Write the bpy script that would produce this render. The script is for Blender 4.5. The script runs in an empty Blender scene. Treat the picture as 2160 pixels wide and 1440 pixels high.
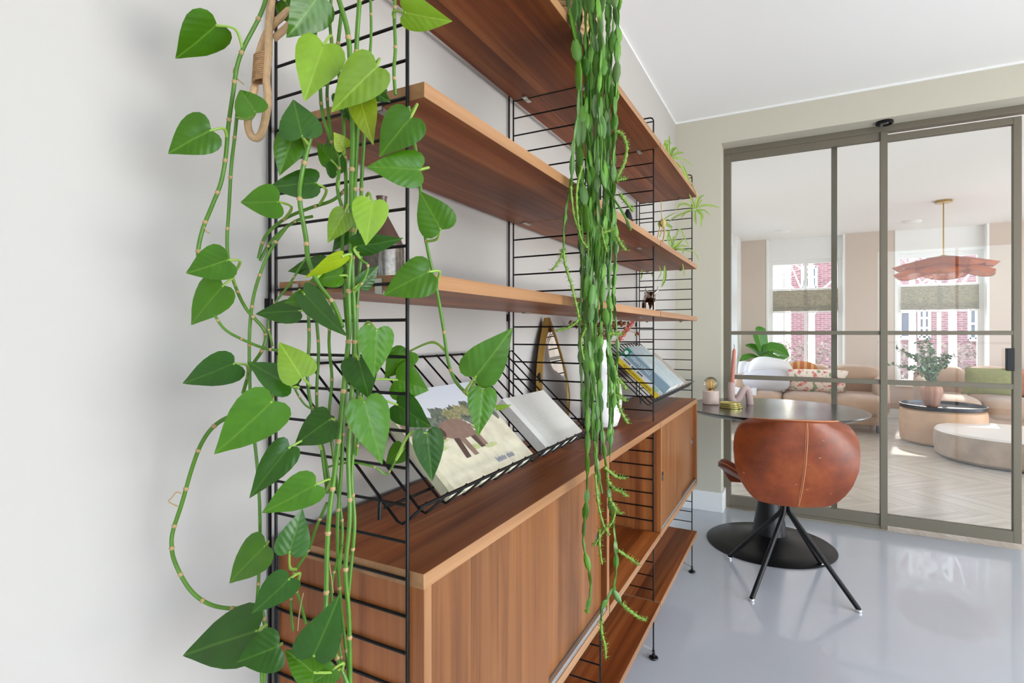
import bpy, bmesh, math, random
from mathutils import Vector, Matrix

# ------------------------------------------------------------------ camera, world, light
SC = bpy.context.scene
COL = SC.collection
F_PX, Y_HOR, TH = 1139.67, 702.39, 0.4878
CAM = Vector((0.0, -0.7318, 1.1565))
cd = bpy.data.cameras.new('camera'); cam = bpy.data.objects.new('camera', cd); COL.objects.link(cam)
cam.location = CAM
cam.rotation_euler = (math.pi / 2, 0, TH - math.pi / 2)
cd.sensor_width = 36.0
cd.lens = 36.0 * F_PX / 2160.0
cd.shift_y = -(720.0 - Y_HOR) / 2160.0
cd.clip_start = 0.02; cd.clip_end = 300
SC.camera = cam

SC.view_settings.view_transform = 'Standard'
SC.view_settings.look = 'None'
SC.view_settings.gamma = 1.0
SC.view_settings.use_curve_mapping = False
SC.view_settings.exposure = 0.0
SC.cycles.max_bounces = 9
SC.cycles.diffuse_bounces = 5
SC.cycles.glossy_bounces = 4
SC.cycles.transparent_max_bounces = 24
SC.cycles.caustics_reflective = False
SC.cycles.caustics_refractive = False
SC.cycles.sample_clamp_indirect = 6.0

w = bpy.data.worlds.new('sky'); SC.world = w; w.use_nodes = True
nt = w.node_tree; nt.nodes.clear()
wo = nt.nodes.new('ShaderNodeOutputWorld'); bg = nt.nodes.new('ShaderNodeBackground')
sk = nt.nodes.new('ShaderNodeTexSky'); sk.sky_type = 'NISHITA'
sk.sun_disc = False; sk.sun_elevation = math.radians(42); sk.sun_rotation = math.radians(80); sk.dust_density = 3.0
mx = nt.nodes.new('ShaderNodeMix'); mx.data_type = 'RGBA'
mx.inputs[0].default_value = 0.75
nt.links.new(sk.outputs[0], mx.inputs[6]); mx.inputs[7].default_value = (0.93, 0.97, 1.05, 1)
nt.links.new(mx.outputs[2], bg.inputs[0]); bg.inputs[1].default_value = 3.6
nt.links.new(bg.outputs[0], wo.inputs[0])

def lamp(name, kind, loc, rot, energy, col=(1, 1, 1), **kw):
    l = bpy.data.lights.new(name, kind); o = bpy.data.objects.new(name, l); COL.objects.link(o)
    o.location = loc; o.rotation_euler = rot; l.energy = energy; l.color = col
    for k, v in kw.items(): setattr(l, k, v)
    return o
def aim(o, d):
    o.rotation_euler = Vector(d).to_track_quat('-Z', 'Y').to_euler()
aim(lamp('sun', 'SUN', (14, -6, 12), (0, 0, 0), 7.0, (1.0, 0.97, 0.93), angle=0.01), (-0.80, 0.13, -0.60))
# daylight entering through the glazing behind the camera and on its right
aim(lamp('daylight_back', 'AREA', (-2.55, -2.9, 1.3), (0, 0, 0), 10, (0.92, 0.96, 1.0), shape='RECTANGLE', size=2.0, size_y=2.3), (1, -0.25, 0))
aim(lamp('daylight_side', 'AREA', (1.0, -4.12, 1.3), (0, 0, 0), 47, (0.95, 0.97, 1.0), shape='RECTANGLE', size=3.2, size_y=2.3), (0, 1, 0.0))
# added lamp low at that window brightens the ceiling; no terrace is modelled
aim(lamp('ceiling_fill', 'AREA', (1.2, -4.05, 0.25), (0, 0, 0), 74, (1.0, 0.985, 0.96), shape='RECTANGLE', size=3.4, size_y=0.5), (0, 0.62, 0.78))
aim(lamp('living_fill', 'AREA', (6.2, -5.55, 1.4), (0, 0, 0), 48, (0.95, 0.975, 1.0), shape='RECTANGLE', size=4.0, size_y=2.3), (0, 1, 0))  # lamp added for extra light in the living room, on its unseen side

# ------------------------------------------------------------------ helpers
CT, ST = math.cos(TH), math.sin(TH)
def ray(px, py):
    r = (px - 1080.0) / F_PX
    return Vector((CT + ST * r, ST - CT * r, -(py - Y_HOR) / F_PX))
def W(px, py, d): return CAM + ray(px, py) * d
def FX(px, py, X): v = ray(px, py); return CAM + v * ((X - CAM.x) / v.x)
def FY(px, py, Y): v = ray(px, py); return CAM + v * ((Y - CAM.y) / v.y)
def FZ(px, py, Z): v = ray(px, py); return CAM + v * ((Z - CAM.z) / v.z)

def lin(c):
    return tuple(((x / 255) / 12.92 if x / 255 <= 0.04045 else ((x / 255 + 0.055) / 1.055) ** 2.4) for x in c)

class NT:
    def __init__(s, m): s.t = m.node_tree; s.b = s.t.nodes['Principled BSDF']; s.out = s.t.nodes['Material Output']
    def n(s, typ, **kw):
        x = s.t.nodes.new(typ)
        for k, v in kw.items(): setattr(x, k, v)
        return x
    def l(s, a, b): s.t.links.new(a, b)

def mat(name, col, rough=0.5, metal=0.0, spec=0.5, noise=0.0, nscale=20.0, bump=0.0, bscale=80.0, alpha=1.0, trans=0.0, ior=1.45, sub=0.0, sheen=0.0, emit=0.0, coat=0.0):
    m = bpy.data.materials.new(name); m.use_nodes = True
    k = NT(m); b = k.b
    c = lin(col) + (1,)
    b.inputs['Base Color'].default_value = c
    b.inputs['Roughness'].default_value = rough
    b.inputs['Metallic'].default_value = metal
    b.inputs['Specular IOR Level'].default_value = spec
    b.inputs['IOR'].default_value = ior
    b.inputs['Alpha'].default_value = alpha
    b.inputs['Transmission Weight'].default_value = trans
    b.inputs['Sheen Weight'].default_value = sheen
    b.inputs['Coat Weight'].default_value = coat
    if emit:
        b.inputs['Emission Color'].default_value = c; b.inputs['Emission Strength'].default_value = emit
    tc = k.n('ShaderNodeTexCoord')
    if noise:
        nz = k.n('ShaderNodeTexNoise'); nz.inputs['Scale'].default_value = nscale; nz.inputs['Detail'].default_value = 5
        k.l(tc.outputs['Object'], nz.inputs['Vector'])
        r = k.n('ShaderNodeValToRGB')
        r.color_ramp.elements[0].color = tuple(x * (1 - noise) for x in c[:3]) + (1,)
        r.color_ramp.elements[1].color = tuple(min(1, x * (1 + noise)) for x in c[:3]) + (1,)
        r.color_ramp.elements[0].position = 0.3; r.color_ramp.elements[1].position = 0.7
        k.l(nz.outputs['Fac'], r.inputs[0]); k.l(r.outputs[0], b.inputs['Base Color'])
    if bump:
        nz = k.n('ShaderNodeTexNoise'); nz.inputs['Scale'].default_value = bscale; nz.inputs['Detail'].default_value = 4
        k.l(tc.outputs['Object'], nz.inputs['Vector'])
        bp = k.n('ShaderNodeBump'); bp.inputs['Strength'].default_value = bump; bp.inputs['Distance'].default_value = 0.002
        k.l(nz.outputs['Fac'], bp.inputs['Height']); k.l(bp.outputs[0], b.inputs['Normal'])
    return m

def wood(name, dark, mid, light, axis, stave_axis, stave=0.075, rough=0.36, grain=19.0, stv=0.28, seed=0.0, spec=0.4):
    m = bpy.data.materials.new(name); m.use_nodes = True
    k = NT(m); b = k.b
    tc = k.n('ShaderNodeTexCoord'); oi = k.n('ShaderNodeObjectInfo')
    off = k.n('ShaderNodeVectorMath', operation='SCALE'); off.inputs[0].default_value = (3.1, 5.7, 9.3); k.l(oi.outputs['Random'], off.inputs[3])
    add = k.n('ShaderNodeVectorMath', operation='ADD'); k.l(tc.outputs['Object'], add.inputs[0]); k.l(off.outputs[0], add.inputs[1])
    sp = k.n('ShaderNodeSeparateXYZ'); k.l(add.outputs[0], sp.inputs[0])
    dv = k.n('ShaderNodeMath', operation='DIVIDE'); k.l(sp.outputs[stave_axis], dv.inputs[0]); dv.inputs[1].default_value = stave
    fl = k.n('ShaderNodeMath', operation='FLOOR'); k.l(dv.outputs[0], fl.inputs[0])
    wn = k.n('ShaderNodeTexWhiteNoise', noise_dimensions='1D'); k.l(fl.outputs[0], wn.inputs['W'])
    sc = [grain, grain, grain]; sc[axis] = grain * 0.05
    mp = k.n('ShaderNodeMapping'); mp.inputs['Scale'].default_value = sc
    o2 = k.n('ShaderNodeVectorMath', operation='SCALE'); o2.inputs[0].default_value = (1.0, 1.0, 1.0); k.l(wn.outputs['Value'], o2.inputs[3])
    a2 = k.n('ShaderNodeVectorMath', operation='ADD'); k.l(add.outputs[0], a2.inputs[0]); k.l(o2.outputs[0], a2.inputs[1])
    k.l(a2.outputs[0], mp.inputs['Vector'])
    n1 = k.n('ShaderNodeTexNoise'); n1.inputs['Scale'].default_value = 1.0; n1.inputs['Detail'].default_value = 7; n1.inputs['Roughness'].default_value = 0.62; n1.inputs['Distortion'].default_value = 0.9
    k.l(mp.outputs[0], n1.inputs['Vector'])
    sc2 = [grain * 7] * 3; sc2[axis] = grain * 0.12
    mp2 = k.n('ShaderNodeMapping'); mp2.inputs['Scale'].default_value = sc2; k.l(a2.outputs[0], mp2.inputs['Vector'])
    n2 = k.n('ShaderNodeTexNoise'); n2.inputs['Scale'].default_value = 1.0; n2.inputs['Detail'].default_value = 3; k.l(mp2.outputs[0], n2.inputs['Vector'])
    rp = k.n('ShaderNodeValToRGB')
    e = rp.color_ramp.elements
    e[0].position = 0.28; e[0].color = lin(dark) + (1,)
    e[1].position = 0.74; e[1].color = lin(light) + (1,)
    x = e.new(0.5); x.color = lin(mid) + (1,)
    m1 = k.n('ShaderNodeMath', operation='MULTIPLY_ADD'); k.l(n2.outputs['Fac'], m1.inputs[0]); m1.inputs[1].default_value = 0.20; k.l(n1.outputs['Fac'], m1.inputs[2])
    m2 = k.n('ShaderNodeMath', operation='SUBTRACT'); k.l(m1.outputs[0], m2.inputs[0]); m2.inputs[1].default_value = 0.10
    k.l(m2.outputs[0], rp.inputs[0])
    hv = k.n('ShaderNodeHueSaturation')
    vv = k.n('ShaderNodeMapRange'); k.l(wn.outputs['Value'], vv.inputs[0]); vv.inputs[3].default_value = 1 - stv; vv.inputs[4].default_value = 1 + stv
    k.l(vv.outputs[0], hv.inputs['Value']); k.l(rp.outputs[0], hv.inputs['Color'])
    k.l(hv.outputs[0], b.inputs['Base Color'])
    b.inputs['Roughness'].default_value = rough; b.inputs['Specular IOR Level'].default_value = spec
    bp = k.n('ShaderNodeBump'); bp.inputs['Strength'].default_value = 0.12; bp.inputs['Distance'].default_value = 0.001
    k.l(n2.outputs['Fac'], bp.inputs['Height']); k.l(bp.outputs[0], b.inputs['Normal'])
    return m

def glass(name, tint=(1, 1, 1), refl=1.0):
    m = bpy.data.materials.new(name); m.use_nodes = True
    k = NT(m); k.t.nodes.remove(k.b)
    tr = k.n('ShaderNodeBsdfTransparent'); tr.inputs[0].default_value = tint + (1,)
    gl = k.n('ShaderNodeBsdfGlossy'); gl.inputs['Roughness'].default_value = 0.0
    fr = k.n('ShaderNodeFresnel'); fr.inputs[0].default_value = 1.5
    ml = k.n('ShaderNodeMath', operation='MULTIPLY'); k.l(fr.outputs[0], ml.inputs[0]); ml.inputs[1].default_value = refl
    ms = k.n('ShaderNodeMixShader'); k.l(ml.outputs[0], ms.inputs[0]); k.l(tr.outputs[0], ms.inputs[1]); k.l(gl.outputs[0], ms.inputs[2])
    k.l(ms.outputs[0], k.out.inputs[0])
    return m

def leafmat(name, col, vein, rough=0.27, veinw=0.03):
    m = bpy.data.materials.new(name); m.use_nodes = True
    k = NT(m); b = k.b
    uv = k.n('ShaderNodeUVMap'); sp = k.n('ShaderNodeSeparateXYZ'); k.l(uv.outputs[0], sp.inputs[0])
    # u: -1..1 across stored 0..1, v along
    s1 = k.n('ShaderNodeMath', operation='SUBTRACT'); k.l(sp.outputs[0], s1.inputs[0]); s1.inputs[1].default_value = 0.5
    ab = k.n('ShaderNodeMath', operation='ABSOLUTE'); k.l(s1.outputs[0], ab.inputs[0])
    mr = k.n('ShaderNodeMapRange'); k.l(ab.outputs[0], mr.inputs[0]); mr.inputs[1].default_value = 0.004; mr.inputs[2].default_value = veinw; mr.inputs[3].default_value = 1; mr.inputs[4].default_value = 0
    # side veins
    vv = k.n('ShaderNodeMath', operation='MULTIPLY_ADD'); k.l(ab.outputs[0], vv.inputs[0]); vv.inputs[1].default_value = -0.75; k.l(sp.outputs[1], vv.inputs[2])
    sn = k.n('ShaderNodeMath', operation='MULTIPLY'); k.l(vv.outputs[0], sn.inputs[0]); sn.inputs[1].default_value = 38
    si = k.n('ShaderNodeMath', operation='SINE'); k.l(sn.outputs[0], si.inputs[0])
    tc = k.n('ShaderNodeTexCoord'); nz = k.n('ShaderNodeTexNoise'); nz.inputs['Scale'].default_value = 35; k.l(tc.outputs['Object'], nz.inputs['Vector'])
    oi = k.n('ShaderNodeObjectInfo')
    hs = k.n('ShaderNodeHueSaturation'); hs.inputs['Color'].default_value = lin(col) + (1,)
    v1 = k.n('ShaderNodeMapRange'); k.l(oi.outputs['Random'], v1.inputs[0]); v1.inputs[3].default_value = 0.85; v1.inputs[4].default_value = 1.2
    v2 = k.n('ShaderNodeMath', operation='MULTIPLY_ADD'); k.l(nz.outputs['Fac'], v2.inputs[0]); v2.inputs[1].default_value = 0.5; v2.inputs[2].default_value = 0.75
    v3 = k.n('ShaderNodeMath', operation='MULTIPLY'); k.l(v1.outputs[0], v3.inputs[0]); k.l(v2.outputs[0], v3.inputs[1])
    k.l(v3.outputs[0], hs.inputs['Value'])
    mx = k.n('ShaderNodeMix', data_type='RGBA'); k.l(mr.outputs[0], mx.inputs[0]); k.l(hs.outputs[0], mx.inputs[6]); mx.inputs[7].default_value = lin(vein) + (1,)
    k.l(mx.outputs[2], b.inputs['Base Color'])
    b.inputs['Roughness'].default_value = rough; b.inputs['Specular IOR Level'].default_value = 0.5
    bp = k.n('ShaderNodeBump'); bp.inputs['Strength'].default_value = 0.12; bp.inputs['Distance'].default_value = 0.0008
    k.l(si.outputs[0], bp.inputs['Height']); k.l(bp.outputs[0], b.inputs['Normal'])
    tl = k.n('ShaderNodeBsdfTranslucent'); k.l(mx.outputs[2], tl.inputs[0])
    ms = k.n('ShaderNodeMixShader'); ms.inputs[0].default_value = 0.22
    k.l(b.outputs[0], ms.inputs[1]); k.l(tl.outputs[0], ms.inputs[2]); k.l(ms.outputs[0], k.out.inputs[0])
    return m

def worg(o):
    v = Vector((0, 0, 0))
    while o is not None: v = v + o.location; o = o.parent
    return v

class MB:
    def __init__(s): s.v = []; s.f = []; s.mi = []; s.uv = {}; s.sm = []
    def add(s, vs, fs, mi=0, smooth=False):
        o = len(s.v); s.v += [Vector(p) for p in vs]
        for f in fs: s.f.append([i + o for i in f]); s.mi.append(mi); s.sm.append(smooth)
        return o
    def box(s, x0, x1, y0, y1, z0, z1, mi=0):
        x0, x1 = min(x0, x1), max(x0, x1); y0, y1 = min(y0, y1), max(y0, y1); z0, z1 = min(z0, z1), max(z0, z1)
        s.add([(x0,y0,z0),(x1,y0,z0),(x1,y1,z0),(x0,y1,z0),(x0,y0,z1),(x1,y0,z1),(x1,y1,z1),(x0,y1,z1)],
              [(0,3,2,1),(4,5,6,7),(0,1,5,4),(1,2,6,5),(2,3,7,6),(3,0,4,7)], mi)
        return s
    def obox(s, c, ax, ay, az, mi=0):
        c = Vector(c); ax = Vector(ax); ay = Vector(ay); az = Vector(az)
        if ax.cross(ay).dot(az) < 0: az = -az
        vs = [c + ax*i + ay*j + az*k for k in (-1, 1) for (i, j) in ((-1,-1),(1,-1),(1,1),(-1,1))]
        s.add(vs, [(0,3,2,1),(4,5,6,7),(0,1,5,4),(1,2,6,5),(2,3,7,6),(3,0,4,7)], mi); return s
    def tube(s, pts, r, seg=8, mi=0, cap=True, flat=None):
        pts = [Vector(p) for p in pts]; n = len(pts)
        rs = r if isinstance(r, (list, tuple)) else [r] * n
        tang = []
        for i in range(n):
            t = pts[min(i+1, n-1)] - pts[max(i-1, 0)]
            tang.append(t.normalized() if t.length > 1e-9 else Vector((0, 0, 1)))
        up = Vector((0, 0, 1)) if abs(tang[0].z) < 0.9 else Vector((1, 0, 0))
        nrm = (up - tang[0] * up.dot(tang[0])).normalized()
        vs = []; fs = []
        for i in range(n):
            nrm = nrm - tang[i] * nrm.dot(tang[i])
            nrm = nrm.normalized() if nrm.length > 1e-6 else tang[i].orthogonal().normalized()
            b = tang[i].cross(nrm)
            for j in range(seg):
                a = 2 * math.pi * j / seg
                vs.append(pts[i] + (nrm * math.cos(a) + b * math.sin(a) * (flat or 1)) * rs[i])
        for i in range(n - 1):
            for j in range(seg):
                j2 = (j + 1) % seg
                fs.append((i*seg+j, i*seg+j2, (i+1)*seg+j2, (i+1)*seg+j))
        if cap:
            fs.append(tuple(range(seg))[::-1]); fs.append(tuple((n-1)*seg + j for j in range(seg)))
        s.add(vs, fs, mi, True); return s
    def lathe(s, c, prof, seg=32, mi=0, cap=True, sx=1, sy=1, rad=None):
        c = Vector(c); n = len(prof); vs = []; fs = []
        for r, z in prof:
            for j in range(seg):
                a = 2 * math.pi * j / seg
                q = r * (rad(a) if rad else 1)
                vs.append(c + Vector((q * math.cos(a) * sx, q * math.sin(a) * sy, z)))
        for i in range(n - 1):
            for j in range(seg):
                j2 = (j + 1) % seg
                fs.append((i*seg+j, i*seg+j2, (i+1)*seg+j2, (i+1)*seg+j))
        if cap:
            fs.append(tuple(range(seg))[::-1]); fs.append(tuple((n-1)*seg + j for j in range(seg)))
        s.add(vs, fs, mi, True); return s
    def ell(s, c, rx, ry, rz, e1=1.0, e2=1.0, nu=24, nv=14, mi=0, rot=None, fn=None):
        def p(v, e): return math.copysign(abs(v) ** e, v)
        c = Vector(c); vs = []; fs = []
        for i in range(nv + 1):
            a = -math.pi/2 + math.pi * i / nv
            for j in range(nu):
                b = 2 * math.pi * j / nu
                q = Vector((rx * p(math.cos(a), e1) * p(math.cos(b), e2), ry * p(math.cos(a), e1) * p(math.sin(b), e2), rz * p(math.sin(a), e1)))
                if fn: q = fn(q)
                if rot is not None: q = rot @ q
                vs.append(c + q)
        for i in range(nv):
            for j in range(nu):
                j2 = (j + 1) % nu
                fs.append((i*nu+j, i*nu+j2, (i+1)*nu+j2, (i+1)*nu+j))
        s.add(vs, fs, mi, True); return s
    def grid(s, rows, mi=0, smooth=True):
        n = len(rows); m = len(rows[0]); vs = [p for r in rows for p in r]
        fs = [(i*m+j, i*m+j+1, (i+1)*m+j+1, (i+1)*m+j) for i in range(n-1) for j in range(m-1)]
        s.add(vs, fs, mi, smooth); return s
    def mesh(s, name, mats, off, sharp=35):
        me = bpy.data.meshes.new(name)
        me.from_pydata([tuple(p - off) for p in s.v], [], s.f)
        if not isinstance(mats, (list, tuple)): mats = [mats]
        for m in mats: me.materials.append(m)
        me.polygons.foreach_set('material_index', s.mi)
        me.polygons.foreach_set('use_smooth', s.sm)
        me.update()
        if any(s.sm) and sharp: me.set_sharp_from_angle(angle=math.radians(sharp))
        return me
    def build(s, name, mats, parent=None, bevel=0.0, loc=None, sharp=35, solid=0.0, sub=0):
        off = worg(parent) if parent is not None else (Vector(loc) if loc is not None else Vector((0, 0, 0)))
        me = s.mesh(name, mats, off, sharp)
        o = bpy.data.objects.new(name, me); COL.objects.link(o)
        if parent is not None: o.parent = parent
        elif loc is not None: o.location = loc
        if solid:
            m = o.modifiers.new('solid', 'SOLIDIFY'); m.thickness = solid; m.offset = 0
        if sub:
            m = o.modifiers.new('sub', 'SUBSURF'); m.levels = sub; m.render_levels = sub
        if bevel:
            m = o.modifiers.new('bevel', 'BEVEL'); m.width = bevel; m.segments = 2; m.limit_method = 'ANGLE'; m.harden_normals = False
        return o

def tag(o, label=None, cat=None, group=None, kind=None):
    if label: o['label'] = label
    if cat: o['category'] = cat
    if group: o['group'] = group
    if kind: o['kind'] = kind
    return o
def thing(name, loc, label, cat, group=None):
    o = bpy.data.objects.new(name, None); COL.objects.link(o); o.location = loc; o.empty_display_size = 0.1
    return tag(o, label, cat, group)
def inst(src_mesh, name, parent, mtx=None):
    o = bpy.data.objects.new(name, src_mesh); COL.objects.link(o); o.parent = parent
    if mtx is not None: o.matrix_local = mtx
    return o
def struct(mb, name, mats, **kw):
    o = mb.build(name, mats, **kw); o['kind'] = 'structure'; return o
def smooth_path(pts, n=6):
    pts = [Vector(p) for p in pts]
    if len(pts) < 3: return pts
    out = []
    for i in range(len(pts) - 1):
        p0 = pts[max(i-1, 0)]; p1 = pts[i]; p2 = pts[i+1]; p3 = pts[min(i+2, len(pts)-1)]
        for k in range(n):
            t = k / n
            out.append(0.5 * ((2*p1) + (p2-p0)*t + (2*p0-5*p1+4*p2-p3)*t*t + (3*p1-p0-3*p2+p3)*t**3))
    out.append(pts[-1]); return out
def text_part(body, parent, center, ux, uy, height, m, name='title', fit=None):
    cu = bpy.data.curves.new(name, 'FONT'); cu.body = body; cu.align_x = 'CENTER'; cu.align_y = 'CENTER'; cu.size = 1.0
    tmp = bpy.data.objects.new('tmp_text', cu); COL.objects.link(tmp)
    dg = bpy.context.evaluated_depsgraph_get(); me = bpy.data.meshes.new_from_object(tmp.evaluated_get(dg))
    bpy.data.objects.remove(tmp)
    ux = Vector(ux).normalized(); uy = Vector(uy).normalized(); off = worg(parent); center = Vector(center)
    xs = [v.co.x for v in me.vertices]; wid = max(xs) - min(xs)
    k = height / 0.72; kx = min(k, fit / wid) if fit else k
    for v in me.vertices:
        p = center + ux * (v.co.x * kx) + uy * (v.co.y * k) - off
        v.co = p
    me.materials.clear(); me.materials.append(m)
    o = bpy.data.objects.new(name, me); COL.objects.link(o); o.parent = parent
    return o

RND = random.Random(7)
# ------------------------------------------------------------------ materials
M = {}
M['wall'] = mat('wall_paint', (187, 182, 176), 0.9, spec=0.2, noise=0.012, nscale=3, bump=0.03, bscale=400)
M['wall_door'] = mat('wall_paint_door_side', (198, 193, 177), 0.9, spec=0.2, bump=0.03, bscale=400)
M['ceil'] = mat('ceiling_white', (242, 241, 239), 0.95, spec=0.15)
M['white'] = mat('white_lacquer', (236, 236, 234), 0.5)
M['floor'] = mat('grey_cast_floor', (189, 194, 201), 0.24, spec=1.0, coat=0.6, noise=0.03, nscale=2.5, bump=0.02, bscale=60)
M['taupe'] = mat('wall_taupe', (206, 192, 180), 0.9, spec=0.2)
M['black'] = mat('black_wire', (6, 6, 8), 0.36, spec=0.32)
M['blackm'] = mat('black_powder_coat', (10, 10, 12), 0.4, spec=0.4)
M['chrome'] = mat('chrome', (215, 215, 218), 0.12, metal=1.0)
M['alu'] = mat('aluminium_track', (205, 205, 205), 0.35, metal=0.85)
M['steel'] = mat('clip_steel', (190, 188, 182), 0.3, metal=0.9)
D, Mi, L = (88, 36, 8), (126, 63, 24), (158, 93, 46)
M['wood_x'] = wood('walnut_board', D, Mi, L, 0, 1, 0.07, spec=0.22, rough=0.42)
M['wood_z'] = wood('walnut_upright', (92, 52, 22), (128, 79, 40), (150, 99, 55), 2, 0, 0.085, stv=0.16)
M['wood_s'] = wood('walnut_side', (106, 54, 24), (148, 86, 44), (172, 110, 62), 2, 1, 0.085, stv=0.18)
M['edge_x'] = wood('walnut_edge', (136, 94, 60), (158, 114, 76), (178, 134, 94), 0, 2, 0.5, stv=0.03)
M['edge_z'] = wood('walnut_edge_upright', (134, 88, 54), (154, 108, 70), (170, 124, 84), 2, 0, 0.5, stv=0.03)
M['frame'] = mat('bronze_grey_steel', (116, 109, 95), 0.5, spec=0.35, metal=0.15)
M['glass'] = glass('door_glass', (0.97, 0.98, 0.975), 0.4)
M['wglass'] = glass('window_glass', (0.97, 0.985, 0.98), 0.6)

# ------------------------------------------------------------------ setting: the study
ZC = 2.566
XW = 3.715; XF = 3.849
struct(MB().box(-2.6, 3.815, -4.2, 0.02, -0.05, 0.0), 'floor', M['floor'])
struct(MB().box(-2.6, 3.849, -4.2, 0.1, ZC, ZC + 0.1), 'ceiling', M['ceil'])
struct(MB().box(-2.6, XW + 0.001, 0.0, 0.12, 0, ZC), 'wall_left', M['wall'])
b = MB(); b.box(XW, 3.90, -0.289, 0.0, 0, ZC).box(XW, 3.90, -4.2, -0.289, 2.383, ZC).box(XW, 3.90, -4.2, -2.75, 0, 2.383)
struct(b, 'wall_far', M['wall_door'])
# back wall and right wall with their wide glazed openings
b = MB(); b.box(-2.75, -2.6, -4.2, -3.9, 0, ZC).box(-2.75, -2.6, -1.8, 0.1, 0, ZC).box(-2.75, -2.6, -3.9, -1.8, 2.5, ZC)  # unseen wall, its opening narrowed to cut light on the left wall
struct(b, 'wall_back', M['wall'])
b = MB(); b.box(-2.6, -1.8, -4.35, -4.2, 0, ZC).box(2.6, 3.9, -4.35, -4.2, 0, ZC).box(-1.8, 2.6, -4.35, -4.2, 2.5, ZC)
struct(b, 'wall_right', M['wall'])
def window(name, p0, ux, width, z0, z1, cols, rows, depth=0.05, bar=0.045, frame_m=None, glass_m=None, uy=None):
    """structure window: frame root with glazing bars and panes as parts"""
    p0 = Vector(p0); ux = Vector(ux).normalized(); un = Vector((-ux.y, ux.x, 0))
    fm = frame_m or M['white']
    fr = MB(); f = bar
    def bx(bm, u0, u1, a0, a1, dp=depth):
        c = p0 + ux * ((u0 + u1) / 2) + Vector((0, 0, (a0 + a1) / 2))
        bm.obox(c, ux * ((u1 - u0) / 2), un * (dp / 2), Vector((0, 0, (a1 - a0) / 2)))
    bx(fr, 0, f, z0, z1); bx(fr, width - f, width, z0, z1); bx(fr, f, width - f, z0, z0 + f); bx(fr, f, width - f, z1 - f, z1)
    root = fr.build(name, fm); root['kind'] = 'structure'
    cw = cols if isinstance(cols, list) else [i / cols for i in range(1, cols)]
    rw = rows if isinstance(rows, list) else [i / rows for i in range(1, rows)]
    for t in cw:
        m_ = MB(); u = f + (width - 2*f) * t; bx(m_, u - f*0.35, u + f*0.35, z0 + f, z1 - f, depth*0.8); m_.build('glazing_bar', fm, root)
    for t in rw:
        m_ = MB(); z = z0 + f + (z1 - z0 - 2*f) * t; bx(m_, f, width - f, z - f*0.4, z + f*0.4, depth*0.7); m_.build('glazing_bar', fm, root)
    us = [f] + [f + (width - 2*f) * t for t in cw] + [width - f]
    for i in range(len(us) - 1):
        m_ = MB(); bx(m_, us[i], us[i+1], z0 + f, z1 - f, 0.006); m_.build('pane', glass_m or M['wglass'], root)
    return root
window('window_5', (-2.66, -1.8, 0), (0, -1, 0), 2.1, 0.0, 2.5, 2, [0.4], frame_m=M['frame'])
window('window_6', (2.6, -4.27, 0), (-1, 0, 0), 4.4, 0.0, 2.5, 4, [0.4], frame_m=M['frame'])
# thin white shadow strip where walls meet the ceiling
struct(MB().box(-2.6, XW, -0.006, 0, ZC - 0.012, ZC), 'trim_1', M['white'])
struct(MB().box(XW - 0.006, XW, -4.2, -0.006, ZC - 0.012, ZC), 'trim_2', M['white'])
struct(MB().box(XW - 0.014, XW, -0.30, 0.0, 0, 0.128), 'baseboard_far', M['white'], bevel=0.002)
struct(MB().box(XW - 0.0, XF, -0.303, -0.287, 0, 0.128), 'baseboard_jamb', M['white'])
struct(MB().box(-2.6, XW - 0.014, -0.012, 0.0, 0, 0.128), 'baseboard_left', M['white'])

# ------------------------------------------------------------------ glazed steel partition: fixed panel and sliding door
def bar(name, parent, y0, y1, z0, z1, x0=XF, x1=XF + 0.04, m=None):
    return MB().box(x0, x1, y0, y1, z0, z1).build(name, m or M['frame'], parent, bevel=0.0015)
YL, YM0, YM1, YS0, YS1 = -0.289, -1.159, -1.194, -1.757, -1.792
head = MB().box(XF - 0.004, XF + 0.05, -2.75, YL, 2.345, 2.383).build('trim_3', M['frame'], bevel=0.002); head['kind'] = 'structure'
fx = MB().box(XF, XF + 0.04, YL - 0.045, YL, 0.0, 2.345).build('window_1', M['frame'], bevel=0.002); fx['kind'] = 'structure'
bar('stile', fx, YM1, YM0, 0.0, 2.345, XF - 0.01)
bar('rail', fx, YM0, YL - 0.045, 2.302, 2.345); bar('rail', fx, YM0, YL - 0.045, 0.018, 0.078); bar('sill_strip', fx, YM0, YL - 0.045, 0.0, 0.018, XF - 0.006)
bar('muntin', fx, YM0, YL - 0.045, 1.146, 1.170); bar('muntin', fx, YM0, YL - 0.045, 0.853, 0.880)
bar('rear_stile', fx, -0.943, -0.912, 0.0, 2.335, XF + 0.055, XF + 0.085)
for z0, z1 in ((1.170, 2.302), (0.880, 1.146), (0.078, 0.853)):
    MB().box(XF + 0.018, XF + 0.024, YM0, YL - 0.045, z0, z1).build('pane', M['glass'], fx)
dr = MB().box(XF, XF + 0.036, YS1, YS0, 0.022, 2.325).build('door_1', M['frame'], bevel=0.002); dr['kind'] = 'structure'
bar('rail', dr, YS0, YM1, 2.287, 2.325, XF, XF + 0.036); bar('rail', dr, YS0, YM1, 0.022, 0.085, XF, XF + 0.036)
bar('muntin', dr, YS0, YM1, 1.146, 1.170, XF, XF + 0.036); bar('muntin', dr, YS0, YM1, 0.853, 0.880, XF, XF + 0.036)
for z0, z1 in ((1.170, 2.287), (0.880, 1.146), (0.085, 0.853)):
    MB().box(XF + 0.015, XF + 0.021, YS0, YM1, z0, z1).build('pane', M['glass'], dr)
MB().box(XF - 0.025, XF + 0.002, -1.757, -1.722, 0.953, 1.075).build('handle', M['blackm'], dr, bevel=0.003)
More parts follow.
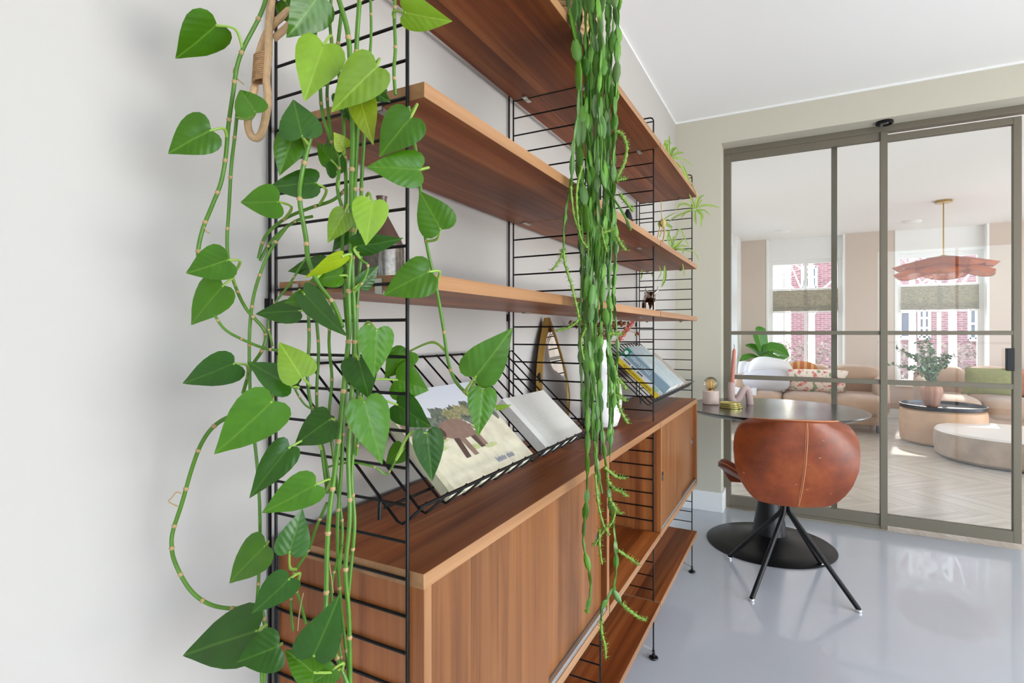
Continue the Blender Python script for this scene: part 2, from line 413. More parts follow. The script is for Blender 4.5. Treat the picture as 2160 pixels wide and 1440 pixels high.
# black downlight in the soffit over the mullion
p = Vector((3.782, -1.172, 2.383))
t = thing('downlight', p, 'small round black spotlight in the soffit above the glass door', 'light')
MB().lathe(p, [(0.0, -0.0), (0.042, -0.0), (0.045, -0.012), (0.036, -0.018), (0.03, -0.006)], 28, cap=False).build('ring', M['blackm'], t)
MB().lathe(p, [(0.0, -0.004), (0.026, -0.007), (0.02, -0.012), (0.0, -0.013)], 20, cap=False).build('lens', M['chrome'], t)

# ------------------------------------------------------------------ setting: the living room beyond
LX = 9.0; LY0 = 0.05; LY1 = -5.7
M['plank_gap'] = mat('oak_joint', (84, 72, 62), 0.8)
M['oak'] = wood('oak_plank', (180, 168, 154), (196, 186, 172), (208, 198, 186), 0, 1, 5.0, rough=0.22, grain=14, stv=0.06, spec=0.55)
ofl = struct(MB().box(3.815, LX + 0.2, LY1, LY0 + 0.05, -0.05, -0.004), 'oak_floor', M['plank_gap'])
# herringbone planks, each its own part; those past the limit are joined
pw, pl = 0.135, 0.675
plank_me = MB().box(-pl/2 + 0.0014, pl/2 - 0.0014, -pw/2 + 0.0014, pw/2 - 0.0014, -0.018, 0.0).mesh('plank', M['oak'], Vector((0, 0, 0)))
cand = []
for i in range(-40, 60):
    for j in range(-14, 24):
        # zig-zag herringbone lattice in rotated frame
        for k in (0, 1):
            if k == 0: u, v, ang = i*pw + pl/2, i*pw + j*2*pl + pw/2, 0.0
            else: u, v, ang = i*pw + pw/2 + 0*pl, i*pw + j*2*pl + pw + pl/2, math.pi/2
            a45 = math.pi/4
            X = 6.4 + u*math.cos(a45) - v*math.sin(a45); Y = -2.0 + u*math.sin(a45) + v*math.cos(a45)
            if 3.6 < X < LX + 0.2 and LY1 < Y < 0.3: cand.append((X, Y, ang + a45))
def in_view(X, Y):
    v = Vector((X, Y, 0)) - CAM; d = CT*v.x + ST*v.y; r = ST*v.x - CT*v.y
    px = 1080 + F_PX*r/d; return d if d > 0.5 and 1440 < px < (2230 if X > 4.4 else 2700) else None
near = sorted((in_view(X, Y), X, Y, a) for X, Y, a in cand if in_view(X, Y))[:300]
keep = set((x, y) for _, x, y, _ in near)
rest = MB()
for X, Y, a in cand:
    if X - 0.3 < 3.82 and (X, Y) not in keep: continue
    if (X, Y) in keep:
        if X < 4.15:   # cut to the threshold
            bm = bmesh.new(); bm.from_mesh(plank_me); bm.transform(Matrix.Translation((X, Y, 0)) @ Matrix.Rotation(a, 4, 'Z'))
            bmesh.ops.bisect_plane(bm, geom=bm.verts[:] + bm.edges[:] + bm.faces[:], plane_co=(3.817, 0, 0), plane_no=(-1, 0, 0), clear_outer=True)
            if not bm.faces: bm.free(); continue
            me = bpy.data.meshes.new('plank'); bm.to_mesh(me); bm.free(); me.materials.append(M['oak'])
            inst(me, 'plank', ofl); continue
        inst(plank_me, 'plank', ofl, Matrix.Translation((X, Y, 0)) @ Matrix.Rotation(a, 4, 'Z'))
    else:
        R = Matrix.Rotation(a, 3, 'Z')
        rest.obox(Vector((X, Y, -0.0095)), R @ Vector((pl/2 - 0.0008, 0, 0)), R @ Vector((0, pw/2 - 0.0008, 0)), (0, 0, 0.0085))
tag(rest.build('plank_field', M['oak'], ofl), kind='stuff')
struct(MB().box(3.90, LX + 0.3, LY1, 0.15, ZC, ZC + 0.1), 'ceiling_living', M['ceil'])
# window wall, openings run to the ceiling with recessed white infill above each window
W1A, W1B, W2A, W2B = -0.305, -1.31, -1.90, -2.89
b = MB()
b.box(LX, LX + 0.35, W1A, LY0 + 0.1, 0, ZC).box(LX, LX + 0.35, W2A, W1B, 0, ZC).box(LX, LX + 0.35, LY1, W2B, 0, ZC)
b.box(LX, LX + 0.35, W1B, W1A, 0, 0.45).box(LX, LX + 0.35, W2B, W2A, 0, 0.45)
struct(b, 'wall_window', M['taupe'])
for n, (ya, yb) in enumerate(((W1A, W1B), (W2A, W2B))):
    b = MB(); b.box(LX + 0.10, LX + 0.2, yb, ya, 2.25, ZC).box(LX - 0.006, LX + 0.34, ya - 0.02, ya + 0.004, 0.45, ZC).box(LX - 0.006, LX + 0.34, yb - 0.004, yb + 0.02, 0.45, ZC).box(LX - 0.03, LX + 0.3, yb, ya, 0.43, 0.455)
    struct(b, 'trim_%d' % (4 + n), M['white'])
    window('window_%d' % (2 + n), (LX + 0.17, ya - 0.02, 0), (0, -1, 0), (ya - yb) - 0.04, 0.455, 2.25, [0.52], [0.62], bar=0.06)
# left wall of the living room with its own window, right wall far off
b = MB(); b.box(3.9, 7.2, LY0, LY0 + 0.2, 0, ZC).box(8.35, LX + 0.1, LY0, LY0 + 0.2, 0, ZC).box(7.2, 8.35, LY0, LY0 + 0.2, 0, 0.45)
struct(b, 'wall_living_left', M['white'])
window('window_4', (7.2, LY0 + 0.12, 0), (1, 0, 0), 1.15, 0.45, 2.4, 1, [0.62], bar=0.06)
struct(MB().box(7.2, 8.35, LY0 + 0.06, LY0 + 0.2, 2.4, ZC), 'trim_6', M['white'])
b = MB(); b.box(3.9, 4.2, LY1 - 0.2, LY1, 0, ZC).box(8.2, LX + 0.3, LY1 - 0.2, LY1, 0, ZC).box(4.2, 8.2, LY1 - 0.2, LY1, 2.5, ZC)
struct(b, 'wall_living_right', M['taupe'])
struct(MB().box(LX - 0.015, LX, LY1, LY0, 0, 0.12), 'baseboard_window', M['white'])
# pleated half blinds hung across the middle of each window
M['blind'] = mat('blind_fabric', (204, 200, 188), 0.9, trans=0.0)
kk = NT(M['blind']); tl = kk.n('ShaderNodeBsdfTranslucent'); tl.inputs[0].default_value = lin((196, 190, 174)) + (1,)
ms = kk.n('ShaderNodeMixShader'); ms.inputs[0].default_value = 0.3; kk.l(kk.b.outputs[0], ms.inputs[1]); kk.l(tl.outputs[0], ms.inputs[2]); kk.l(ms.outputs[0], kk.out.inputs[0])
def blind(p0, ux, width, z0, z1, label):
    p0 = Vector(p0); ux = Vector(ux); un = Vector((-ux.y, ux.x, 0))
    t = thing('pleated_blind', p0 + ux*width/2 + Vector((0, 0, z0)), label, 'blind', None)
    n = int((z1 - z0 - 0.03) / 0.0095); n += n % 2
    rows = [[p0 + ux*(0.005 if q == 0 else width - 0.005) + un*(0.008*(1 if i % 2 else -1)) + Vector((0, 0, z0 + 0.015 + (z1 - z0 - 0.03)*i/n)) for q in (0, 1)] for i in range(n + 1)]
    MB().grid(rows, smooth=False).build('pleated_fabric', M['blind'], t, solid=0.002)
    for nm, z in (('top_rail', z1), ('bottom_rail', z0)):
        MB().obox(p0 + ux*width/2 + Vector((0, 0, z)), ux*width/2, un*0.013, (0, 0, 0.011)).build(nm, M['white'], t, bevel=0.003)
    return t
blind((LX + 0.125, W1A - 0.075, 0), (0, -1, 0), 0.86, 1.47, 1.81, 'grey pleated blind across the middle of the window behind the banana plant')
blind((LX + 0.125, W2A - 0.075, 0), (0, -1, 0), 0.85, 1.46, 1.81, 'grey pleated blind across the middle of the window behind the pink pendant')
blind((7.3, LY0 + 0.08, 0), (1, 0, 0), 0.95, 1.42, 1.80, 'grey pleated blind in the side window just right of the door jamb')

# ------------------------------------------------------------------ shelving: four wire ladders
XL = [0.5652, 1.3502, 1.9333, 2.7183]
YB, YB2, YFP = -0.006, -0.020, -0.2756
R0 = 0.9779; RS = 0.0490; ZT = 1.924
rung_me = MB().tube([(0, YFP, 0), (0, YB2, 0)], 0.0022, 8).mesh('rung', M['black'], Vector((0, 0, 0)))
lab = ['black wire ladder at the near end of the shelving, draped with heart leaf vines',
       'black wire ladder behind the hanging cactus, beside the gold drop mirror',
       'black wire ladder between the white vase and the stacked books',
       'black wire ladder at the far end of the shelving next to the round table']
for i, X in enumerate(XL):
    t = thing('wire_ladder', (X, 0, 0), lab[i], 'ladder', None)
    r = 0.0026; c = 0.012
    top = [(X, YFP, ZT - c), (X, YFP + c*0.3, ZT - c*0.3), (X, YFP + c, ZT), (X, YB - c, ZT), (X, YB - c*0.3, ZT - c*0.3), (X, YB, ZT - c)]
    MB().tube([(X, YFP, 0.008)] + top[:3], r, 10).build('front_post', M['black'], t)
    MB().tube(top[2:] + [(X, YB, 0.03)], r, 10).build('back_post', M['black'], t)
    MB().tube([(X, YB2, 0.03), (X, YB2, R0 + RS*19)], r*0.9, 8).build('back_post', M['black'], t)
    for k in range(-15, 20):
        inst(rung_me, 'rung', t, Matrix.Translation((0, 0, R0 + RS*k)))
    for dx in (-0.004, 0.004):
        MB().tube([(X + dx, YFP, 0.022), (X + dx, -0.012, 0.135)], 0.0017, 8).build('brace', M['chrome'], t)
    MB().lathe((X, YFP, 0), [(0.0, 0.0), (0.0145, 0.0), (0.0165, 0.003), (0.015, 0.007), (0.006, 0.010), (0.0042, 0.030), (0.0, 0.030)], 24, cap=False).build('foot', M['black'], t)
    for z in (1.9, 1.2, 0.5):
        MB().box(X - 0.005, X + 0.005, YB - 0.001, 0.0, z - 0.01, z + 0.01).build('wall_bracket', M['black'], t)

# ------------------------------------------------------------------ shelf boards
YS = -0.3004; TK = 0.020
def shelf(i, ztop, label, group, x0=None, clips=True, tk=TK):
    xa = (XL[i] + 0.0035) if x0 is None else x0; xb = XL[i+1] - 0.0030
    if i == 2: xb = XL[3] - 0.003
    t = thing('shelf_board', ((xa + xb)/2, YS/2, ztop), label, 'shelf', group)
    MB().box(xa + 0.0012, xb - 0.0012, YS + 0.0015, -0.024, ztop - tk, ztop).build('board', M['wood_x'], t, bevel=0.0008)
    MB().box(xa + 0.0012, xb - 0.0012, YS, YS + 0.0015, ztop - tk, ztop).build('edge_band', M['edge_x'], t)
    for x in (xa, xb): MB().box(x if x == xa else xb - 0.0012, x + 0.0012 if x == xa else xb, YS, -0.024, ztop - tk, ztop).build('end_band', M['edge_x'], t)
    if clips:
        for x, sg in ((xa, 1), (xb, -1)):
            for y in (-0.225, -0.062):
                b = MB().box(x - sg*0.002, x + sg*0.016, y - 0.006, y + 0.006, ztop - tk - 0.0045, ztop - tk - 0.0005)
                b.box(x - sg*0.003, x - sg*0.0005, y - 0.006, y + 0.006, ztop - tk - 0.0045, ztop - 0.004)
                b.build('clip', M['steel'], t)
    return t
Z1, Z2, Z3, ZW, ZCB, ZL = 1.831, 1.4846, 1.235, 0.842, 0.431, 0.2043
wh = ['near bay by the vines', 'narrow middle bay behind the cactus', 'far bay beside the door wall']
for nm, z in (('topmost', Z1), ('second', Z2), ('third', Z3)):
    for i in range(3):
        tl = {0: 'topmost walnut shelf', 1: 'walnut shelf one below the top', 2: 'walnut shelf just above eye level'}[('topmost', 'second', 'third').index(nm)]
        shelf(i, z, '%s in the %s' % (tl, wh[i]), 'upper walnut shelves')
shelf(1, ZW, 'walnut worktop board between the two cabinets, under the white vase', 'lower walnut shelves', clips=False)
shelf(1, ZCB + TK, 'open walnut shelf between the two cabinets, behind the cactus tips', 'lower walnut shelves')
shelf(1, ZL, 'lowest walnut shelf near the floor, below the cactus tips', 'lower walnut shelves')
shelf(2, ZL, 'lowest walnut shelf near the floor, under the far cabinet', 'lower walnut shelves')

# ------------------------------------------------------------------ sliding door cabinets
def cabinet(i, label):
    xa = XL[i] + 0.0035; xb = XL[i+1] - 0.003
    t = thing('cabinet', ((xa + xb)/2, YS/2, ZCB), label, 'cabinet', 'walnut cabinets')
    s = 0.016
    MB().box(xa, xb, YS + 0.0015, -0.024, ZW - TK, ZW).build('top_panel', M['wood_x'], t, bevel=0.0006)
    MB().box(xa, xb, YS, YS + 0.0015, ZW - TK, ZW).build('edge_band', M['edge_x'], t)
    MB().box(xa - 0.0012, xa, YS, -0.024, ZW - TK, ZW).build('end_band', M['edge_x'], t)
    MB().box(xa, xb, YS + 0.0015, -0.024, ZCB, ZCB + TK).build('bottom_panel', M['wood_x'], t)
    MB().box(xa, xb, YS, YS + 0.0015, ZCB, ZCB + TK).build('edge_band', M['edge_x'], t)
    for x in (xa, xb - s):
        MB().box(x, x + s, YS + 0.0015, -0.024, ZCB + TK, ZW - TK).build('side_panel', M['wood_s'], t)
        MB().box(x, x + s, YS, YS + 0.0015, ZCB + TK, ZW - TK).build('edge_band', M['edge_z'], t)
    MB().box(xa + s, xb - s, -0.030, -0.024, ZCB + TK, ZW - TK).build('back_panel', M['wood_z'], t)
    za, zb = ZCB + TK, ZW - TK; xm = (xa + xb)/2
    MB().box(xa + s, xb - s, YS + 0.002, YS + 0.026, za, za + 0.005).build('track', M['alu'], t)
    MB().box(xa + s, xb - s, YS + 0.0030, YS + 0.0042, za + 0.005, za + 0.010).build('track', M['alu'], t)
    for nm, (x0, x1, y0, hx) in {'a': (xa + s + 0.001, xm + 0.02, YS + 0.005, xa + s + 0.026), 'b': (xm - 0.02, xb - s - 0.001, YS + 0.016, xb - s - 0.030)}.items():
        dob = MB().box(x0, x1, y0, y0 + 0.009, za + 0.006, zb - 0.002).build('sliding_door', M['wood_z'], t)
        c = Vector((hx, y0, 0.640)); rr = [(0.0130, 0.0), (0.0165, 0.0), (0.0165, 0.0022), (0.0130, 0.0022)]
        vs = MB(); n = 28; rows = []
        for rad, dp in rr + [rr[0]]:
            rows.append([c + Vector((rad*math.cos(2*math.pi*q/n), -dp, rad*math.sin(2*math.pi*q/n))) for q in range(n + 1)])
        vs.grid(rows); vs.build('ring_pull', M['chrome'], dob)
        ds = MB(); ds.add([c + Vector((0.0130*math.cos(2*math.pi*q/n), -0.0004, 0.0130*math.sin(2*math.pi*q/n))) for q in range(n)], [tuple(range(n))]); ds.build('recess', M['blackm'], dob)
    return t
cabinet(0, 'large near walnut cabinet with sliding doors, behind the heart leaf vines')
cabinet(2, 'far walnut cabinet with sliding doors and two chrome ring pulls')

# ------------------------------------------------------------------ slanted wire book racks
A0 = Vector((0, -0.02, 1.108)); B0 = Vector((0, -0.255, 0.895))
TD = (B0 - A0).normalized(); ND = Vector((0, TD.z, -TD.y)); ND = ND if ND.z > 0 else -ND
def RP(X, s_, h): v = A0 + TD*s_ + ND*h; return Vector((X, v.y, v.z))
SL = (B0 - A0).length
def rack(i, label):
    xa = XL[i] + 0.012; xb = XL[i+1] - 0.012
    t = thing('wire_book_rack', ((xa + xb)/2, -0.15, 0.89), label, 'rack', 'slanted wire racks')
    n = 15
    for k in range(n + 1):
        X = xa + (xb - xa)*k/n
        X2 = X + (0.022 if k < n else 0)
        pts = [RP(X, 0, 0), RP(X, SL - 0.006, 0), RP(X, SL, 0.002), RP(X, SL + 0.002, 0.007), RP(X, SL + 0.001, 0.041)]
        if i == 0 or True:
            pts = [RP(X, 0, 0), RP(X, SL - 0.008, 0)] + [RP(X + (X2 - X)*q, SL + 0.0015*math.sin(q*3.1), 0.004 + 0.037*q) for q in (0.0, 0.3, 0.65, 1.0)]
        MB().tube(pts, 0.0021, 8).build('slant_wire', M['black'], t)
    MB().tube([RP(xa, -0.001, -0.004), RP(xb, -0.001, -0.004)], 0.0024, 8).build('top_rail', M['black'], t)
    MB().tube([RP(xa, SL - 0.035, -0.0045), RP(xb, SL - 0.035, -0.0045)], 0.0024, 8).build('rail', M['black'], t)
    MB().tube([RP(xa, SL + 0.003, 0.042), RP(xb, SL + 0.003, 0.042)], 0.0026, 8).build('front_rail', M['black'], t)
    for X, sg in ((xa, -1), (xb, 1)):
        for s_ in (SL - 0.034, 0.11):
            c = RP(X, s_, 0.0)
            MB().tube(smooth_path([c, c + Vector((sg*0.006, 0, 0.008)), c + Vector((sg*0.013, 0, 0.010)), c + Vector((sg*0.0145, 0, -0.014))], 4), 0.0028, 8).build('hook', M['black'], t)
    return t
rack(0, 'near slanted black wire rack holding the elephant book and grey book')
rack(2, 'far slanted black wire rack holding the yellow spined book stack')
# ------------------------------------------------------------------ books on the racks
M['paper'] = mat('paper_pages', (228, 222, 208), 0.9, noise=0.06, nscale=300)
def slab(X0, X1, s0, s1, h0, h1, bm=None, mi=0):
    bm = bm or MB(); c = RP((X0+X1)/2, (s0+s1)/2, (h0+h1)/2)
    return bm.obox(c, ((X1-X0)/2, 0, 0), TD*((s1-s0)/2), ND*((h1-h0)/2), mi)
def book(name, label, X0, X1, s0, s1, h0, h1, cover, group, spine_side=-1):
    t = thing(name, RP((X0+X1)/2, s1, h0), label, 'book', group)
    e = 0.0025
    slab(X0, X1, s0, s1, h1 - e, h1).build('front_cover', cover, t, bevel=0.0006)
    slab(X0, X1, s0, s1, h0, h0 + e).build('back_cover', cover, t, bevel=0.0006)
    slab(X0, X0 + e, s0, s1, h0 + e, h1 - e).build('spine', cover, t)
    slab(X0 + e, X1 - 0.004, s0 + 0.003, s1 - 0.003, h0 + e, h1 - e).build('pages', M['paper'], t)
    return t
M['cov_green'] = mat('cover_photo_grass', (192, 186, 158), 0.3, noise=0.12, nscale=30)
eb = book('picture_book', 'landscape picture book with an elephant on the cover, in the near wire rack', 0.682, 0.974, 0.104, 0.3145, 0.0025, 0.020, M['cov_green'], 'books on the racks')
M['p_sky'] = mat('print_sky', (200, 202, 208), 0.3)
M['p_tree'] = mat('print_trees', (104, 110, 98), 0.3, noise=0.45, nscale=140)
M['p_tree2'] = mat('print_trees_yellow', (140, 136, 100), 0.3, noise=0.35, nscale=160)
M['p_sand'] = mat('print_sand', (204, 196, 172), 0.3, noise=0.14, nscale=40)
M['p_grass'] = mat('print_grass', (172, 178, 126), 0.3, noise=0.2, nscale=120)
M['p_ele'] = mat('print_elephant', (132, 108, 96), 0.3, noise=0.12, nscale=60)
M['p_eled'] = mat('print_elephant_dark', (84, 66, 60), 0.3)
M['p_ink'] = mat('print_ink', (96, 104, 128), 0.4)
cw_, ch_ = 0.292 - 0.012, 0.2105
def cov(u, v, h=0.0203): return RP(0.682 + 0.012 + u*cw_, 0.104 + v*ch_, h)
pb = MB()
def poly(pts, mi, h):
    if mi in (5, 6): pts = [(0.40 + (u - 0.42)*1.18, 0.53 + (v - 0.53)*1.18) for u, v in pts]
    _poly(pts, mi, h)
def _poly(pts, mi, h): 
    o = pb.add([cov(u, v, h) for u, v in pts], [], mi); pb.f.append(list(range(o, o + len(pts)))); pb.mi.append(mi); pb.sm.append(False)
def blob(u, v, ru, rv, mi, h, n=14, j=0.25, seed=1):
    r = random.Random(seed); poly([(min(1, max(0, u + ru*math.cos(2*math.pi*k/n)*(1 + j*(r.random()-.5)*2))), min(1, max(0, v + rv*math.sin(2*math.pi*k/n)*(1 + j*(r.random()-.5)*2)))) for k in range(n)], mi, h)
poly([(0, 0), (1, 0), (1, 0.42), (0, 0.46)], 0, 0.0203)
poly([(0, 0.46), (1, 0.42), (1, 1), (0, 1)], 3, 0.0203)
for q in range(16): blob(0.03 + q*0.063, 0.36 + 0.05*math.sin(q*2.1), 0.06, 0.10 + 0.03*math.sin(q*1.3), 1, 0.0204 + q*1e-6, seed=q)
for q in range(5): blob(0.46 + q*0.07, 0.33 + 0.03*math.sin(q*2), 0.05, 0.07, 2, 0.02045 + q*1e-6, seed=40 + q)
for q in range(9): blob(RND.uniform(0.1, 0.95), RND.uniform(0.5, 0.75), 0.07, 0.025, 4, 0.02045 + q*1e-6, seed=60 + q)
for q in range(6): blob(0.05 + q*0.09, 0.48, 0.06, 0.03, 4, 0.0204 + q*2e-6, seed=80 + q)
# elephant: body, head with trunk, legs, tail
poly([(0.30,0.47),(0.33,0.43),(0.38,0.405),(0.45,0.40),(0.52,0.415),(0.565,0.45),(0.58,0.50),(0.575,0.56),(0.545,0.585),(0.47,0.59),(0.41,0.575),(0.34,0.56),(0.30,0.53)], 5, 0.0206)
poly([(0.20,0.46),(0.245,0.43),(0.30,0.435),(0.335,0.47),(0.335,0.53),(0.29,0.555),(0.235,0.545),(0.19,0.56),(0.150,0.53),(0.10,0.50),(0.065,0.44),(0.055,0.37),(0.08,0.335),(0.105,0.34),(0.09,0.38),(0.10,0.43),(0.135,0.475),(0.165,0.49)], 5, 0.0207)
poly([(0.29,0.45),(0.325,0.455),(0.335,0.50),(0.315,0.54),(0.285,0.52)], 6, 0.02075)
for (a, c_, d_) in ((0.36, 0.335, 0.74), (0.40, 0.415, 0.74), (0.50, 0.52, 0.70), (0.545, 0.555, 0.69)):
    poly([(a, 0.55), (a + 0.05, 0.55), (c_ + 0.045, d_), (c_, d_)], 6 if a in (0.36, 0.50) else 5, 0.0206 - 1e-5)
poly([(0.575, 0.48), (0.585, 0.48), (0.615, 0.57), (0.607, 0.57)], 6, 0.0206)
for q in range(17):   # small unreadable caption
    u = 0.56 + q*0.0135
    if q == 9: continue
    poly([(u, 0.875 - 0.012*(q % 3 == 0)), (u + 0.009, 0.875 - 0.012*(q % 3 == 0)), (u + 0.009, 0.915), (u, 0.915)], 7, 0.0205)
pb.build('cover_print', [M['p_sky'], M['p_tree'], M['p_tree2'], M['p_sand'], M['p_grass'], M['p_ele'], M['p_eled'], M['p_ink']], eb)
M['linen'] = mat('grey_linen', (200, 196, 188), 0.85, noise=0.06, nscale=220, bump=0.15, bscale=500)
M['linen_pale'] = mat('grey_linen_spine', (212, 209, 203), 0.85)
gb = book('linen_book', 'plain grey linen book without title, lying in the near wire rack', 1.030, 1.246, 0.168, 0.3145, 0.0025, 0.024, M['linen'], 'books on the racks')
slab(1.030, 1.052, 0.168, 0.3145, 0.024, 0.0243).build('spine_strip', M['linen_pale'], gb)
slab(1.0525, 1.0545, 0.168, 0.3145, 0.0238, 0.0242).build('hinge_groove', M['linen_pale'], gb)
M['yellow'] = mat('cover_yellow', (228, 198, 52), 0.4); M['cwhite'] = mat('cover_white', (214, 216, 220), 0.4)
M['cblue'] = mat('cover_blue_grey', (136, 160, 172), 0.4); M['cteal'] = mat('cover_pale_teal', (168, 182, 184), 0.25, noise=0.10, nscale=30)
M['ctaupe'] = mat('cover_taupe_print', (166, 156, 144), 0.3, noise=0.22, nscale=26); M['ink'] = mat('ink_black', (24, 22, 20), 0.6)
M['inkw'] = mat('ink_white', (235, 238, 240), 0.5); M['cgreen'] = mat('cover_green', (38, 132, 96), 0.4)
y_ = book('yellow_spine_book', 'book with yellow spine and black lettering, lowest of the stack in the far rack', 2.086, 2.32, 0.094, 0.3145, 0.0025, 0.021, M['yellow'], 'books on the racks')
text_part('HET NIEUWBOUW HANDBOEK', y_, RP(2.0855, 0.200, 0.0118), TD, ND, 0.0095, M['ink'], fit=0.145)
w_ = book('white_spine_book', 'book with white spine between the yellow and blue books in the far rack', 2.088, 2.32, 0.092, 0.3145, 0.0215, 0.038, M['cwhite'], 'books on the racks')
b = MB()
for q in range(14):
    if q in (5, 9): continue
    slab(2.0870, 2.0876, 0.112 + q*0.0072, 0.117 + q*0.0072, 0.0275, 0.033, b)
b.build('spine_print', M['ink'], w_)
slab(2.0868, 2.0876, 0.268, 0.292, 0.0235, 0.0365).build('spine_label', mat('label_green', (150, 190, 160), 0.5), w_)
u_ = book('blue_spine_book', 'book with blue grey spine and pale cover, topmost of the stack in the far rack', 2.088, 2.33, 0.090, 0.3145, 0.0385, 0.074, M['cblue'], 'books on the racks')
slab(2.100, 2.33, 0.090, 0.3145, 0.0741, 0.0746).build('cover_print', M['cteal'], u_)
slab(2.0868, 2.0876, 0.090, 0.116, 0.0385, 0.074).build('spine_patch', M['cgreen'], u_)
bm_ = MB(); bm_.add([RP(2.0865, 0.103 + 0.008*math.cos(q*0.4488), 0.056 + 0.008*math.sin(q*0.4488)) for q in range(14)], [tuple(range(14))]); bm_.build('spine_dot', M['inkw'], u_)
text_part('URBAN JUNGLE', u_, RP(2.0869, 0.178, 0.057), TD, ND, 0.013, M['inkw'], fit=0.1)
t_ = book('taupe_book', 'taupe photo cover book at the far end of the far rack', 2.43, 2.675, 0.10, 0.3145, 0.0025, 0.026, M['ctaupe'], 'books on the racks')
p_ = book('pale_book', 'pale grey photo cover book between the book stack and taupe book', 2.335, 2.428, 0.092, 0.3145, 0.0025, 0.058, mat('cover_pale', (202, 200, 198), 0.25, noise=0.08, nscale=40), 'books on the racks')

# ------------------------------------------------------------------ drop shaped mirror leaning on the wall
M['brass'] = mat('brushed_brass', (176, 142, 78), 0.28, metal=0.9); M['mirror'] = mat('mirror_silver', (240, 240, 240), 0.02, metal=1.0)
def drop(n=64, sc=1.0):
    out = []
    for q in range(n + 1):
        a = math.pi*q/n
        yy = 0.5 - 0.5*math.cos(a)                        # 0 tip .. 1 bottom
        x = 0.125*math.sin(a)*(math.sin(a/2)**1.05)*1.12
        out.append((x*sc, yy))
    return out
mxc, mzb, mzt = 1.572, 0.8435, 1.206
def MP(x, yy, off): # off = towards the room
    z = mzt - (mzt - mzb)*yy; ybase = -0.012 - 0.036*yy
    return Vector((mxc + x + 0.004, ybase - off, z))
t = thing('mirror', (mxc, -0.05, mzb), 'gold framed drop shaped mirror leaning on the wall beside the white vase', 'mirror')
hp = drop(); loop = [(x, y) for x, y in hp] + [(-x, y) for x, y in hp[-2:0:-1]]
b = MB(); n = len(loop); cy = 0.6
def inner(x, y): return (x*0.94, 0.6 + (y - 0.6)*0.965)
prof = [lambda x, y: MP(x, y, 0), lambda x, y: MP(x, y, 0.020), lambda x, y: MP(*inner(x, y), 0.020), lambda x, y: MP(*inner(x, y), 0.014)]
rows = [[f(x, y) for x, y in loop + loop[:1]] for f in prof]
b.grid(rows); b.build('frame', M['brass'], t, sharp=30)
b = MB(); b.add([MP(*inner(x, y), 0.0165) for x, y in loop], [tuple(range(n))]); b.build('mirror_glass', M['mirror'], t)
b = MB(); b.add([MP(x, y, 0.0005) for x, y in loop], [tuple(range(n))]); b.build('back_plate', M['brass'], t)

# ------------------------------------------------------------------ white bottle vase with dried flowers
M['ceramic'] = mat('matt_white_ceramic', (222, 219, 216), 0.55)
vc = Vector((1.743, -0.147, ZW))
t = thing('vase', vc, 'white oval bottle vase with dried flowers on the worktop behind the cactus', 'vase')
pr = [(0.0, 0.0), (0.040, 0.0), (0.053, 0.008), (0.062, 0.035), (0.067, 0.075), (0.0675, 0.110), (0.064, 0.145), (0.054, 0.172), (0.038, 0.190), (0.025, 0.203), (0.0205, 0.220), (0.0200, 0.25), (0.0215, 0.288), (0.0235, 0.292), (0.020, 0.292), (0.0175, 0.27)]
MB().lathe(vc, pr, 40, cap=False).build('body', M['ceramic'], t)
M['dry'] = mat('dried_brown', (122, 78, 52), 0.9, noise=0.2, nscale=60); M['plume'] = mat('dried_plume_coral', (204, 106, 92), 0.9, noise=0.2, nscale=90)
f = thing('dried_flowers', vc + Vector((0, 0, 0.28)), 'dried flower bunch with brown seed balls and a coral plume in the white vase', 'flowers')
top = vc + Vector((0, 0, 0.288))
r = random.Random(3)
stems = MB(); tips = []
for q in range(46):
    a = r.uniform(0, 2*math.pi); sp = r.uniform(0.02, 0.20) ; h = r.uniform(0.02, 0.105)
    e = top + Vector((math.cos(a)*sp*0.9, math.sin(a)*sp*0.55, h)); e.y = max(-0.29, min(-0.02, e.y)); e.z = min(e.z, 1.192)
    stems.tube(smooth_path([top + Vector((0, 0, -0.03)), (top + e)/2 + Vector((0, 0, 0.02)), e], 3), 0.0007, 4); tips.append(e)
stems.build('stem', M['dry'], f)
ball = MB().ell((0, 0, 0), 0.0048, 0.0048, 0.0052, nu=10, nv=6).mesh('seed_ball', M['dry'], Vector((0, 0, 0)))
for e in tips:
    for q in range(3):
        inst(ball, 'seed_ball', f, Matrix.Translation(e + Vector((r.uniform(-.014, .014), r.uniform(-.014, .014), r.uniform(-.012, .004))) - f.location))
pl_ = MB()
pe = FX(1336, 668, 1.86); pe.z = 1.198
p0 = FX(1303, 722, 1.80)
for q in range(170):
    u = r.random(); c = p0.lerp(pe, u); d = Vector((r.uniform(-1, 1), r.uniform(-1, 1), r.uniform(-.2, 1))).normalized()*0.013*(1.1 - 0.5*u)
    e2 = c + d; e2.z = min(e2.z, 1.209)
    pl_.tube([c, e2], [0.0016, 0.0012], 4)
pl_.tube([top, p0, pe], 0.0013, 5)
pl_.build('plume', M['plume'], f)

